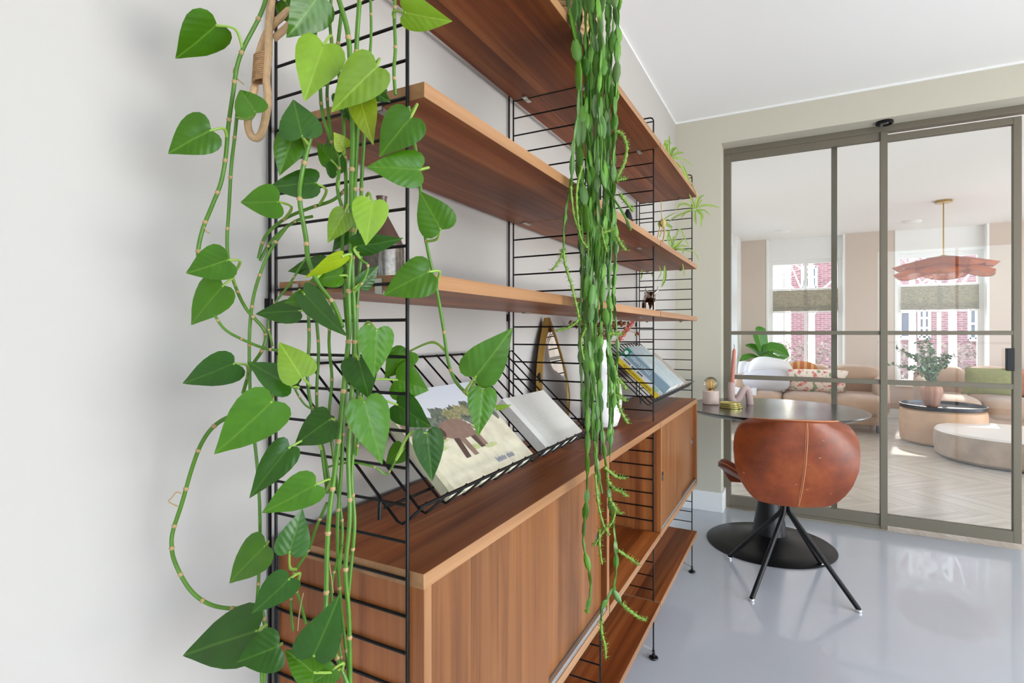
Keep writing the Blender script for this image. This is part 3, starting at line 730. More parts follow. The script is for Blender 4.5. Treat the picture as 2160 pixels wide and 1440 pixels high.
# ------------------------------------------------------------------ things on the upper shelves
# smoked glass cone bottle, third shelf
M['smoke'] = mat('smoked_mercury_glass', (104, 96, 86), 0.18, metal=0.35, spec=0.7, noise=0.35, nscale=140)
M['smoke2'] = mat('brown_glass_shoulder', (92, 70, 62), 0.25, spec=0.6)
bc = Vector((0.752, -0.066, Z3))
t = thing('glass_bottle', bc, 'smoked glass bottle with a conical neck on the shelf behind the vine leaves', 'bottle')
MB().lathe(bc, [(0.0, 0.0), (0.038, 0.0), (0.041, 0.004), (0.041, 0.070), (0.040, 0.078)], 36, cap=False).build('body', M['smoke'], t)
MB().lathe(bc, [(0.040, 0.078), (0.036, 0.088), (0.012, 0.132), (0.009, 0.14), (0.009, 0.165), (0.0105, 0.168), (0.0, 0.168)], 36, cap=False).build('neck', M['smoke2'], t)
# black tapered figure, second shelf
c = FY(1326, 470, -0.2); c.z = Z2
t = thing('black_sculpture', c, 'black tapered fin sculpture on the second shelf right of the cactus', 'sculpture')
rows = []
for q in range(9):
    u = q/8; z = Z2 + 0.107*u
    wx = 0.036*(1 - u)**0.75 + 0.006; wy = 0.022*(1 - u)**0.6 + 0.005
    rows.append([Vector((c.x + wx*math.cos(a) - 0.012*u, c.y + wy*math.sin(a), z)) for a in [2*math.pi*k/20 for k in range(21)]])
b = MB(); b.grid(rows); b.add(rows[-1][:-1], [tuple(range(20))]); b.build('body', M['blackm'], t)
# polished bull figurine, third shelf
M['bull'] = mat('polished_dark_metal', (150, 142, 132), 0.08, metal=1.0)
def skin(name, verts, edges, radii, m, parent, sub=2):
    off = worg(parent); me = bpy.data.meshes.new(name)
    me.from_pydata([tuple(Vector(v) - off) for v in verts], edges, []); me.materials.append(m)
    o = bpy.data.objects.new(name, me); COL.objects.link(o); o.parent = parent
    sk_ = o.modifiers.new('skin', 'SKIN'); 
    for v, rr in zip(me.skin_vertices[0].data, radii): v.radius = rr if isinstance(rr, tuple) else (rr, rr)
    me.skin_vertices[0].data[0].use_root = True
    sb = o.modifiers.new('sub', 'SUBSURF'); sb.levels = sub; sb.render_levels = sub
    dg = bpy.context.evaluated_depsgraph_get(); m2 = bpy.data.meshes.new_from_object(o.evaluated_get(dg))
    o.modifiers.clear(); o.data = m2
    for p_ in m2.polygons: p_.use_smooth = True
    return o
bo = Vector((2.17, -0.200, Z3))
t = thing('bull_figurine', bo, 'shiny dark metal bull figurine standing on the shelf beside the third ladder', 'figurine')
def bp_(x, y, z): # local: x forward (towards the camera and room), y side
    R = Matrix.Rotation(math.radians(205), 3, 'Z'); return bo + R @ (Vector((x, y, z))*1.0)
V_ = [bp_(0,0,.062), bp_(.030,0,.068), bp_(.052,0,.072), bp_(.066,0,.066), bp_(.080,0,.052), bp_(-.03,0,.060), bp_(-.042,0,.05),
      bp_(.028,.014,.045), bp_(.030,.016,.022), bp_(.030,.016,.003), bp_(.028,-.014,.045), bp_(.034,-.016,.022), bp_(.036,-.016,.003),
      bp_(-.03,.013,.042), bp_(-.034,.015,.022), bp_(-.030,.015,.003), bp_(-.03,-.013,.042), bp_(-.036,-.015,.022), bp_(-.034,-.015,.003),
      bp_(.066,.013,.080), bp_(.066,.024,.090), bp_(.070,.022,.104), bp_(.066,-.013,.080), bp_(.066,-.024,.090), bp_(.070,-.022,.104),
      bp_(-.05,0,.062), bp_(-.06,0,.045), bp_(-.058,0,.025)]
E_ = [(0,1),(1,2),(2,3),(3,4),(0,5),(5,6),(1,7),(7,8),(8,9),(1,10),(10,11),(11,12),(5,13),(13,14),(14,15),(5,16),(16,17),(17,18),(3,19),(19,20),(20,21),(3,22),(22,23),(23,24),(5,25),(25,26),(26,27)]
R_ = [.019,.024,.017,.012,.0085,.017,.011,.009,.0055,.0052,.009,.0055,.0052,.009,.0055,.0052,.009,.0055,.0052,.005,.0036,.0012,.005,.0036,.0012,.003,.0022,.003]
skin('body', V_, E_, R_, M['bull'], t)
# coiled rattan basket on the top shelf, from which the cactus hangs
M['rattan'] = mat('rattan', (196, 158, 112), 0.6, noise=0.15, nscale=40)
kb = Vector((1.235, -0.196, Z1))
t = thing('rattan_basket', kb, 'round coiled rattan basket on the top shelf holding the hanging cactus', 'basket')
b = MB(); zz = 0
for k in range(13):
    rr = 0.085 + 0.020*math.sin(min(1, k/9)*math.pi/2)
    b.tube([kb + Vector((rr*math.cos(a), rr*math.sin(a), 0.0065 + k*0.0125)) for a in [2*math.pi*q/36 for q in range(37)]], 0.0064, 8, cap=False)
b.build('coil', M['rattan'], t)
MB().lathe(kb, [(0.0, 0.0), (0.084, 0.0), (0.084, 0.006), (0.0, 0.006)], 32, cap=False).build('bottom', M['rattan'], t)
MB().lathe(kb, [(0.0, 0.135), (0.097, 0.135)], 32, cap=False).build('soil', mat('soil', (60, 46, 36), 0.95, noise=0.3, nscale=90, bump=0.6), t)
# rope wrapped hanger loop at the near ladder
M['rope'] = mat('rope_sleeve', (206, 168, 128), 0.85, noise=0.12, nscale=120, bump=0.3, bscale=300)
M['twine'] = mat('jute_twine', (168, 130, 92), 0.95, noise=0.25, nscale=200)
dr_ = 0.672
def WR(pts, d): return smooth_path([W(x, y, d) for x, y in pts], 6)
t = thing('rope_hanger', W(552, 200, dr_), 'thick rope wrapped hanger loop tied with jute beside the near ladder', 'hanger')
MB().tube(WR([(578, -60), (573, 0), (567, 60), (566, 110), (562, 165), (565, 210), (560, 250), (553, 278), (543, 291), (532, 288), (525, 275), (523, 255), (529, 220), (537, 185)], dr_), 0.0047, 10).build('loop', M['rope'], t)
MB().tube(WR([(537, 190), (541, 150), (549, 105), (568, 62), (600, 30), (640, -10), (690, -60)], dr_ + 0.010), 0.0045, 10).build('strand', M['rope'], t)
MB().tube(WR([(577, 82), (600, 62), (640, 25), (690, -20)], dr_ + 0.014), 0.0043, 10).build('strand', M['rope'], t)
b = MB()
for k in range(13):
    a = W(547 - k*0.35, 118 + k*4.4, dr_ + 0.002); ax = W(563 - k*0.25, 114 + k*4.4, dr_ + 0.002) - a
    cx_ = a + ax*0.35
    up = Vector((0, 0, 1)); sd = ax.normalized(); fw = up.cross(sd).normalized()
    b.tube([cx_ + sd*0.0088*math.cos(q) + fw*0.0068*math.sin(q) for q in [2*math.pi*i/20 for i in range(21)]], 0.0016, 6, cap=False)
b.build('binding', M['twine'], t)
# ------------------------------------------------------------------ round table and what stands on it
M['tabletop'] = wood('black_stained_oak', (24, 22, 22), (34, 31, 31), (52, 48, 47), 1, 0, 4.0, rough=0.24, grain=16, stv=0.02, spec=1.0); NT(M['tabletop']).b.inputs['Coat Weight'].default_value = 0.35; NT(M['tabletop']).b.inputs['Coat Roughness'].default_value = 0.16
TC = Vector((3.262, -0.602, 0)); TR = 0.455; TZ = 0.75
t = thing('round_table', (3.262, -0.600, 0), 'round black table on a trumpet base in front of the glass partition', 'table')
MB().lathe(TC, [(0.0, TZ - 0.026), (TR - 0.045, TZ - 0.026), (TR - 0.004, TZ - 0.009), (TR, TZ - 0.004), (TR - 0.002, TZ), (0.0, TZ)], 96, cap=False).build('tabletop', M['tabletop'], t, sharp=60)
BC = Vector((3.285, -0.590, 0))
MB().lathe(BC, [(0.0, 0.0), (0.322, 0.0), (0.325, 0.004), (0.318, 0.009), (0.24, 0.020), (0.16, 0.034), (0.10, 0.052), (0.075, 0.07)], 72, cap=False).build('base', M['blackm'], t)
MB().lathe(BC, [(0.0855, 0.055), (0.078, 0.12), (0.062, 0.22), (0.047, 0.36), (0.040, 0.55), (0.045, 0.68), (0.065, TZ - 0.026)], 48, cap=False).build('column', M['blackm'], t)
# globe bulb lamp
M['pinkm'] = mat('pale_pink_metal', (222, 196, 184), 0.5); M['amber'] = glass('amber_glass', (1.0, 0.93, 0.78), 0.8)
M['filament'] = mat('filament', (232, 180, 100), 0.4, metal=0.6)
c = Vector((3.272, -0.287, TZ))
t = thing('globe_lamp', c, 'small table lamp with pale pink base and amber globe bulb', 'lamp')
MB().lathe(c, [(0.0, 0.0), (0.041, 0.0), (0.044, 0.003), (0.044, 0.074), (0.041, 0.078), (0.018, 0.078), (0.018, 0.070), (0.0, 0.070)], 40, cap=False).build('base', M['pinkm'], t)
MB().ell(c + Vector((0, 0, 0.117)), 0.0395, 0.0395, 0.0395, nu=32, nv=20).build('bulb', M['amber'], t)
MB().lathe(c, [(0.016, 0.070), (0.016, 0.084), (0.012, 0.090)], 20).build('socket', M['brass'], t)
b = MB()
for k in range(7):
    a = 2*math.pi*k/7; b.tube(smooth_path([c + Vector((0.005*math.cos(a), 0.005*math.sin(a), 0.09)), c + Vector((0.021*math.cos(a), 0.021*math.sin(a), 0.112)), c + Vector((0.011*math.cos(a), 0.011*math.sin(a), 0.135))], 4), 0.0011, 5)
b.tube([c + Vector((0, 0, 0.085)), c + Vector((0, 0, 0.135))], 0.004, 8)
b.build('filament', M['filament'], t)
# bent tube candle holder and candle
M['clay'] = mat('rose_grey_clay', (196, 172, 166), 0.8, bump=0.1, bscale=120); M['candle'] = mat('terracotta_wax', (190, 118, 98), 0.5, sub=0.2)
dk = 3.10
def WK(x, y): return W(x, y, dk)
t = thing('candle_holder', WK(1560, 850), 'rose grey candle holder bent like a wavy tube on the round table', 'candle holder')
pts = smooth_path([WK(1543.5, 806), WK(1542.5, 828), WK(1543, 841), WK(1549, 846.5), WK(1557, 842), WK(1563, 831), WK(1569, 821), WK(1575, 820), WK(1579, 829), WK(1581, 842), WK(1582, 852.5)], 6)
off = TZ - min(p.z for p in pts)
MB().tube(pts, [0.0195]*7 + [0.0195]*(len(pts) - 7), 20).build('body', M['clay'], t)
t2 = thing('candle', WK(1544, 806), 'tall terracotta dinner candle with a black wick in the clay holder', 'candle')
MB().tube([WK(1544, 812), WK(1548.5, 741), WK(1549, 736), WK(1549.2, 734)], [0.0115, 0.0098, 0.0055, 0.002], 16).build('wax', M['candle'], t2)
MB().tube([WK(1549.2, 735), WK(1549, 729), WK(1548.4, 724.5)], [0.0012, 0.0016, 0.0008], 6).build('wick', M['blackm'], t2)
# stacked gilded glass dishes
M['gild'] = mat('gilded_glass', (204, 188, 112), 0.2, metal=0.55)
c = Vector((3.165, -0.405, TZ))
for k, (rr, dx, dy, z0) in enumerate(((0.0595, 0, 0, 0.0), (0.057, 0.004, 0.002, 0.0095), (0.054, 0.006, 0.004, 0.019))):
    p_ = c + Vector((dx, dy, z0))
    o = MB().lathe(p_, [(0.0, 0.0), (rr - 0.004, 0.0), (rr, 0.003), (rr, 0.008), (rr - 0.003, 0.009), (rr - 0.006, 0.005), (0.0, 0.004)], 44, cap=False).build('glass_coaster', M['gild'], None, loc=p_)
    tag(o, ['gold rimmed coaster lying directly on the black tabletop, lowest of its stack', 'gold rimmed coaster in the middle of its stack on the tabletop', 'gold rimmed coaster on top of its stack on the tabletop'][k], 'coaster', 'stacked coasters')

# ------------------------------------------------------------------ leather swivel chair
M['leather'] = bpy.data.materials.new('cognac_leather'); M['leather'].use_nodes = True
k = NT(M['leather']); tc = k.n('ShaderNodeTexCoord')
n1 = k.n('ShaderNodeTexNoise'); n1.inputs['Scale'].default_value = 7; n1.inputs['Detail'].default_value = 6; n1.inputs['Roughness'].default_value = 0.65; k.l(tc.outputs['Object'], n1.inputs['Vector'])
rp = k.n('ShaderNodeValToRGB'); e = rp.color_ramp.elements
e[0].position = 0.30; e[0].color = lin((100, 42, 14)) + (1,); e[1].position = 0.75; e[1].color = lin((158, 84, 40)) + (1,)
x = e.new(0.52); x.color = lin((132, 60, 24)) + (1,)
k.l(n1.outputs['Fac'], rp.inputs[0])
n3 = k.n('ShaderNodeTexNoise'); n3.inputs['Scale'].default_value = 38; n3.inputs['Detail'].default_value = 2; n3.inputs['Distortion'].default_value = 1.5; k.l(tc.outputs['Object'], n3.inputs['Vector'])
sc = k.n('ShaderNodeMapRange'); k.l(n3.outputs['Fac'], sc.inputs[0]); sc.inputs[1].default_value = 0.735; sc.inputs[2].default_value = 0.76
mxs = k.n('ShaderNodeMix', data_type='RGBA'); k.l(sc.outputs[0], mxs.inputs[0]); k.l(rp.outputs[0], mxs.inputs[6]); mxs.inputs[7].default_value = lin((196, 150, 120)) + (1,)
k.l(mxs.outputs[2], k.b.inputs['Base Color']); k.b.inputs['Roughness'].default_value = 0.36; k.b.inputs['Specular IOR Level'].default_value = 0.5
n2 = k.n('ShaderNodeTexNoise'); n2.inputs['Scale'].default_value = 160; n2.inputs['Detail'].default_value = 4; k.l(tc.outputs['Object'], n2.inputs['Vector'])
bp = k.n('ShaderNodeBump'); bp.inputs['Strength'].default_value = 0.12; bp.inputs['Distance'].default_value = 0.002; k.l(n2.outputs['Fac'], bp.inputs['Height']); k.l(bp.outputs[0], k.b.inputs['Normal'])
M['stitch'] = mat('leather_piping', (188, 122, 84), 0.5)
CC = Vector((2.80, -0.680, 0)); CRZ = math.radians(14)
t = thing('leather_chair', CC, 'cognac leather swivel shell chair with four black legs at the round table', 'chair')
RC = Matrix.Rotation(CRZ, 3, 'Z')
def CL(x, y, z): return CC + RC @ Vector((x, y, 0)) + Vector((0, 0, z))
# back shell: u across -1..1, v up 0..1
def bshape(v):   # half width of the back at height v
    pts = [(0.0, 0.140), (0.03, 0.160), (0.12, 0.190), (0.25, 0.220), (0.45, 0.244), (0.65, 0.250), (0.80, 0.245), (0.9, 0.231), (0.965, 0.211), (1.0, 0.178)]
    for (a, b_), (c_, d_) in zip(pts, pts[1:]):
        if v <= c_: return b_ + (d_ - b_)*(v - a)/(c_ - a)
    return pts[-1][1]
def back_pt(u, v, o):
    hw = bshape(v); y = u*hw
    x = -0.205 - 0.05*v + 0.10*abs(u)**2.4*(0.12 + 0.88*v) + 0.05*(1 - v)**3
    z = 0.412 + 0.360*v + 0.022*(v - 0.5)*(1 - u*u)
    return CL(x + o*0.034, y*(1 - 0.05*o), z + 0.004*o)
NV, NU = 22, 24
def closed_shell(fn, nu, nv):
    b = MB()
    A = [[fn(-1 + 2*j/nu, i/nv, 0) for j in range(nu + 1)] for i in range(nv + 1)]
    B = [[fn(-1 + 2*j/nu, i/nv, 1) for j in range(nu + 1)] for i in range(nv + 1)]
    b.grid(A); b.grid(B)
    loopi = [(0, j) for j in range(nu + 1)] + [(i, nu) for i in range(1, nv + 1)] + [(nv, j) for j in range(nu - 1, -1, -1)] + [(i, 0) for i in range(nv - 1, 0, -1)]
    loopi.append(loopi[0])
    b.grid([[A[i][j] for i, j in loopi], [(A[i][j] + B[i][j])/2 + ((A[i][j] + B[i][j])/2 - fn(0, 0.5, 0.5)).normalized()*0.007 for i, j in loopi], [B[i][j] for i, j in loopi]])
    return b
bk = closed_shell(back_pt, NU, NV).build('backrest', M['leather'], t, sharp=75)
MB().tube([back_pt(-0.11 + 0.03*q, 1 - q*0.98, -0.02) for q in [i/16 for i in range(17)]], 0.0028, 8).build('seam', M['stitch'], bk)
MB().tube([back_pt(-0.085 + 0.03*q, 0.97 - q*0.9, -0.01) for q in [i/16 for i in range(17)]], 0.0016, 6).build('seam', M['stitch'], bk)
MB().tube([back_pt(-0.96 + 1.92*q, 1.0, 0.35) + Vector((0, 0, 0.006)) for q in [i/24 for i in range(25)]], 0.0032, 8).build('piping', M['stitch'], bk)
# seat shell with side wings that curl up
def seat_pt(u, v, o):   # v 0 at back, 1 at front
    hw = 0.12 + 0.165*math.sin(min(1, v*1.55)*math.pi/2) - 0.085*max(0, v - 0.6)**1.2/0.33
    y = u*hw
    x = -0.135 + 0.40*v
    z = 0.408 + 0.012*v + 0.098*abs(u)**2.6*math.sin(math.pi*min(1, v*0.9 + 0.12)) - 0.035*max(0, v - 0.75)/0.25
    return CL(x, y*(1 - 0.06*o), z + 0.036*o)
st = closed_shell(seat_pt, 20, 18).build('seat', M['leather'], t, sharp=75)
for sg in (-1, 1):
    MB().tube([seat_pt(sg, i/16, 0.5) + CL(0, sg*0.006, 0) - CL(0, 0, 0) for i in range(17)], 0.0035, 8).build('piping', M['stitch'], st)
for u in (-0.45, -0.15, 0.15, 0.45):
    MB().tube([seat_pt(u, 0.05 + 0.9*i/12, 1.01) for i in range(13)], 0.002, 6).build('seam', M['stitch'], st)
# swivel hub and legs to the measured foot positions
MB().lathe(CC + Vector((0, 0, 0)), [(0.0, 0.372), (0.022, 0.372), (0.022, 0.404), (0.0, 0.404)], 24, cap=False).build('hub', M['blackm'], t)
b = MB(); b.obox(CL(0, 0, 0.406), RC @ Vector((0.10, 0, 0)), RC @ Vector((0, 0.10, 0)), (0, 0, 0.004)); b.build('seat_plate', M['blackm'], t)
for k_, (fx_, fy_) in enumerate(((2.972, -0.418), (2.548, -0.553), (2.655, -0.953), (3.098, -0.830))):
    fpt = Vector((fx_, fy_, 0.006)); d_ = (fpt - Vector((CC.x, CC.y, 0))); d_.z = 0; d_.normalize()
    h0 = CC + d_*0.015
    path = [h0 + Vector((0, 0, 0.403)), h0 + Vector((0, 0, 0.36))] + [h0 + d_*0.004 + Vector((0, 0, 0.338)), h0 + d_*0.016 + Vector((0, 0, 0.318)), fpt + Vector((0, 0, 0.004))]
    lg = MB().tube(path, 0.0105, 12).build('leg', M['blackm'], t)
    MB().lathe((fx_, fy_, 0), [(0.0, 0.0), (0.013, 0.0), (0.014, 0.003), (0.012, 0.012), (0.0, 0.014)], 16, cap=False).build('foot_cap', M['chrome'], lg)
# ------------------------------------------------------------------ living room furniture
M['sofa'] = mat('sofa_velvet_taupe', (178, 148, 124), 0.85, sheen=0.25, noise=0.06, nscale=9, bump=0.08, bscale=60)
M['sofa_leg'] = mat('sofa_leg_dark', (52, 46, 44), 0.5)
M['knit'] = mat('white_throw', (226, 222, 220), 0.9, bump=0.3, bscale=120); M['grey_cush'] = mat('grey_fabric', (196, 192, 196), 0.9, bump=0.2, bscale=150)
def tuft(n, amp, ax=1):
    def fn(q): return q
    return fn
def sofa(name, label, x_front, x_back, y0, y1, segs, back_top, seat_top):
    """tufted low sofa against the window wall: seat segments, back rolls, arms"""
    t = thing(name, ((x_front + x_back)/2, (y0 + y1)/2, 0), label, 'sofa', None)
    n = segs; wd = (y0 - y1)/n
    for k in range(n):
        yc = y1 + wd*(k + 0.5)
        MB().ell(((x_front + x_back)/2 - 0.02, yc, seat_top - 0.125), (x_back - x_front)/2 + 0.02, wd/2 + 0.012, 0.135, 0.55, 0.42, nu=36, nv=16).build('seat_cushion', M['sofa'], t, sharp=0)
        R = Matrix.Rotation(math.radians(-12), 3, 'Y')
        MB().ell((x_back - 0.10, yc, (seat_top + back_top)/2 - 0.02), 0.125, wd/2 + 0.012, (back_top - seat_top)/2 + 0.06, 0.6, 0.45, nu=32, nv=16, rot=R).build('back_cushion', M['sofa'], t, sharp=0)
    MB().ell(((x_front + x_back)/2, (y0 + y1)/2, 0.185), (x_back - x_front)/2 - 0.02, (y0 - y1)/2 - 0.02, 0.115, 0.25, 0.2, nu=40, nv=10).build('base', M['sofa'], t, sharp=0)
    for y in (y0 - 0.05, y1 + 0.05):
        MB().ell(((x_front + x_back)/2 + 0.10, y, 0.42), (x_back - x_front)/2 - 0.06, 0.075, 0.20, 0.6, 0.55, nu=32, nv=14).build('arm', M['sofa'], t, sharp=0)
    for x in (x_front + 0.10, x_back - 0.10):
        for y in (y0 - 0.12, y1 + 0.12):
            b = MB(); b.obox((x, y, 0.045), (0.035, 0, 0), (0, 0.012, 0), (0.012, 0, 0.045)); b.build('leg', M['sofa_leg'], t)
    return t
sofa('sofa', 'taupe tufted sofa behind the round table, with throw and patterned cushions', 7.42, 8.28, 0.0, -1.66, 3, 0.71, 0.42)
sofa('sofa', 'taupe tufted sofa behind the two drum tables, with a green cushion', 7.78, 8.72, -2.06, -5.1, 6, 0.71, 0.42)
def cushion(name, label, c, sx, sz, dp, m, yaw=0.0, tilt=20, group='sofa cushions', roll=0):
    c = Vector(c)
    R = Matrix.Rotation(math.radians(yaw), 3, 'Z') @ Matrix.Rotation(math.radians(tilt), 3, 'Y') @ Matrix.Rotation(math.radians(roll), 3, 'X')
    def fn(q):
        k = max(abs(q.y)/sx, abs(q.z)/sz)
        return q
    b = MB(); rows = []
    n = 16
    for side in (-1, 1):
        rr = []
        for i in range(n + 1):
            row = []
            for j in range(n + 1):
                u = -1 + 2*i/n; v = -1 + 2*j/n
                th_ = (1 - u**2)**0.5*(1 - v**2)**0.5 if abs(u) < 1 and abs(v) < 1 else 0
                pin = 1 - 0.07*(1 - abs(u*v))*(u*u*v*v*0 + (abs(u) + abs(v))/2)
                row.append(c + R @ Vector((side*dp*th_**0.8, sx*u*(1 - 0.06*(1 - v*v)*0 - 0.06*(1 - abs(v))*abs(u)), sz*v*(1 - 0.06*(1 - abs(u))*abs(v)))))
            rr.append(row)
        b.grid(rr)
    o = b.build(name, m, None, loc=c, sharp=0)
    return tag(o, label, 'cushion', group)
M['c_green'] = mat('cushion_green_fur', (126, 126, 74), 0.95, noise=0.25, nscale=40, bump=0.6, bscale=120)
M['c_rust'] = mat('cushion_rust', (196, 136, 112), 0.9, noise=0.08, nscale=20, bump=0.2)
M['c_orb'] = mat('cushion_terracotta_gold', (190, 112, 74), 0.85); kk = NT(M['c_orb'])
tc = kk.n('ShaderNodeTexCoord'); wv = kk.n('ShaderNodeTexWave'); wv.inputs['Scale'].default_value = 4.0; wv.bands_direction = 'Y'; kk.l(tc.outputs['Object'], wv.inputs['Vector'])
rp = kk.n('ShaderNodeValToRGB'); rp.color_ramp.elements[0].position = 0.62; rp.color_ramp.elements[0].color = lin((186, 108, 70)) + (1,); rp.color_ramp.elements[1].position = 0.7; rp.color_ramp.elements[1].color = lin((212, 166, 98)) + (1,)
kk.l(wv.outputs['Color'], rp.inputs[0]); kk.l(rp.outputs[0], kk.b.inputs['Base Color'])
M['c_pink'] = mat('cushion_floral', (228, 200, 192), 0.9); kk = NT(M['c_pink'])
tc = kk.n('ShaderNodeTexCoord'); vo = kk.n('ShaderNodeTexNoise'); vo.inputs['Scale'].default_value = 11; vo.inputs['Detail'].default_value = 2; kk.l(tc.outputs['Object'], vo.inputs['Vector'])
rp = kk.n('ShaderNodeValToRGB'); e = rp.color_ramp.elements; e[0].position = 0.36; e[0].color = lin((206, 112, 104)) + (1,); e[1].position = 0.46; e[1].color = lin((238, 226, 214)) + (1,)
for p_, c_ in ((0.41, (226, 160, 148)), (0.60, (236, 216, 196)), (0.62, (140, 152, 120)), (0.68, (150, 160, 128))): x = e.new(p_); x.color = lin(c_) + (1,)
kk.l(vo.outputs['Fac'], rp.inputs[0]); kk.l(rp.outputs[0], kk.b.inputs['Base Color'])
cushion('cushion', 'mossy green fluffy cushion on the sofa behind the drum tables', (8.06, -2.66, 0.60), 0.235, 0.17, 0.08, M['c_green'], yaw=6, tilt=-20)
cushion('cushion', 'plain rust pink cushion next to the green cushion', (8.12, -3.10, 0.59), 0.22, 0.16, 0.07, M['c_rust'], yaw=-4, tilt=-18)
cushion('cushion', 'pink floral cushion lying in front of the round striped cushion', (7.72, -0.93, 0.565), 0.33, 0.165, 0.085, M['c_pink'], yaw=8, tilt=-32)
o = MB().ell((8.02, -0.77, 0.60), 0.06, 0.20, 0.20, 0.8, 1, nu=40, nv=20, rot=Matrix.Rotation(math.radians(-18), 3, 'Y')).build('cushion', M['c_orb'], None, loc=Vector((8.02, -0.77, 0.60)))
tag(o, 'round terracotta cushion with gold stripes leaning on the sofa back', 'cushion', 'sofa cushions')
cushion('cushion', 'small olive cushion peeping out left of the round striped cushion', (8.13, -0.56, 0.61), 0.12, 0.14, 0.06, M['c_green'], yaw=5, tilt=-15)
# white throw and grey cushion at the left end
def soft(label, c, rx, ry, rz, rot, m):
    o = MB().ell(c, rx, ry, rz, 0.75, 0.6, nu=40, nv=20, rot=rot).build('cushion', m, None, loc=Vector(c), sharp=0)
    return tag(o, label, 'cushion', 'sofa cushions')
soft('large white cushion at the window end of the sofa below the banana plant', (7.98, -0.40, 0.64), 0.11, 0.27, 0.20, Matrix.Rotation(math.radians(-24), 3, 'Y') @ Matrix.Rotation(math.radians(10), 3, 'X'), M['knit'])
soft('soft pale grey cushion in front of the large white cushion', (7.70, -0.34, 0.53), 0.13, 0.30, 0.14, Matrix.Rotation(math.radians(-34), 3, 'Y') @ Matrix.Rotation(math.radians(-8), 3, 'X'), M['grey_cush'])
rows = []
prof = smooth_path([(8.30, 0, 0.50), (8.27, 0, 0.66), (8.19, 0, 0.755), (8.06, 0, 0.72), (7.96, 0, 0.58), (7.90, 0, 0.47), (7.74, 0, 0.445), (7.52, 0, 0.44), (7.40, 0, 0.38)], 5)
for i, q in enumerate(prof):
    rows.append([Vector((q.x + 0.008*math.sin(j*1.9 + i*0.5), 0.0 - 0.26*j/12, q.z + 0.006*math.sin(j*1.3 + i*0.4))) for j in range(13)])
b = MB(); b.grid(rows); th_ = b.build('throw', M['knit'], None, loc=(8.0, -0.13, 0.5), solid=0.014, sharp=0)
tag(th_, 'white knitted throw draped over the left end of the sofa', 'throw')

# drum tables
M['drum'] = mat('drum_raffia', (190, 148, 108), 0.4, noise=0.14, nscale=5, spec=0.6); M['drum2'] = mat('drum_stone', (170, 146, 124), 0.35, noise=0.22, nscale=6, spec=0.6)
M['drum_top'] = mat('drum_pale_top', (226, 216, 206), 0.35); M['tray'] = mat('black_tray', (46, 46, 52), 0.32, spec=0.7)
c = Vector((7.165, -2.070, 0)); r1 = 0.372
t = thing('drum_table', c, 'taller wood toned drum table carrying a black tray', 'coffee table', 'drum coffee tables')
MB().lathe(c, [(0.0, 0.008), (r1 - 0.03, 0.008), (r1 - 0.008, 0.03), (r1, 0.12), (r1, 0.28), (r1 - 0.006, 0.345), (r1 - 0.03, 0.365), (0.0, 0.365)], 64, cap=False).build('drum', M['drum'], t)
MB().lathe(c, [(0.0, 0.0), (r1 - 0.05, 0.0), (r1 - 0.05, 0.010), (0.0, 0.010)], 48, cap=False).build('plinth', M['blackm'], t)
tr = MB().lathe(c + Vector((0, 0, 0.366)), [(0.0, 0.0), (r1 - 0.012, 0.0), (r1 - 0.004, 0.006), (r1 - 0.002, 0.040), (r1 - 0.014, 0.042), (r1 - 0.018, 0.012), (0.0, 0.010)], 64, cap=False).build('tray', M['tray'], None, loc=c + Vector((0, 0, 0.366)))
tag(tr, 'large round black tray on the taller drum table', 'tray')
c2 = Vector((6.42, -2.43, 0)); r2 = 0.56
t = thing('drum_table', c2, 'lower wide drum table with pale top in front of the taller one', 'coffee table', 'drum coffee tables')
MB().lathe(c2, [(0.0, 0.008), (r2 - 0.05, 0.008), (r2 - 0.012, 0.035), (r2, 0.11), (r2, 0.20), (r2 - 0.006, 0.245)], 72, cap=False).build('drum', M['drum2'], t)
MB().lathe(c2, [(r2 - 0.006, 0.245), (r2 - 0.02, 0.262), (0.0, 0.262)], 72, cap=False).build('table_top', M['drum_top'], t)
MB().lathe(c2, [(0.0, 0.0), (r2 - 0.07, 0.0), (r2 - 0.07, 0.010), (0.0, 0.010)], 48, cap=False).build('plinth', M['blackm'], t)
# ribbed vase with eucalyptus on the tray
vc = Vector((7.19, -1.985, 0.378))
M['ribbed'] = mat('ribbed_rose_clay', (172, 122, 98), 0.55)
t = thing('ribbed_vase', vc, 'ribbed rose brown gourd vase standing on the black tray', 'vase')
MB().lathe(vc, [(0.0, 0.0), (0.055, 0.0), (0.060, 0.01), (0.080, 0.08), (0.098, 0.15), (0.094, 0.195), (0.072, 0.225), (0.048, 0.235), (0.040, 0.25), (0.046, 0.258), (0.036, 0.258), (0.03, 0.22)], 80, cap=False, rad=lambda a: 1 + 0.055*abs(math.sin(a*5)) - 0.03).build('body', M['ribbed'], t)
M['euca'] = mat('eucalyptus_leaf', (122, 146, 118), 0.6, noise=0.2, nscale=20); M['eucad'] = mat('eucalyptus_dark', (84, 108, 74), 0.6, noise=0.2, nscale=20); M['twig'] = mat('twig', (120, 104, 70), 0.8)
t = thing('eucalyptus_bunch', vc + Vector((0, 0, 0.24)), 'eucalyptus branches with round grey green leaves in the ribbed vase', 'plant')
de = 7.26 - 0.0
def WV(x, y, dd=0): return W(x, y, (vc - CAM).dot(Vector((CT, ST, 0))) + dd)
top = vc + Vector((0, 0, 0.25))
r = random.Random(5)
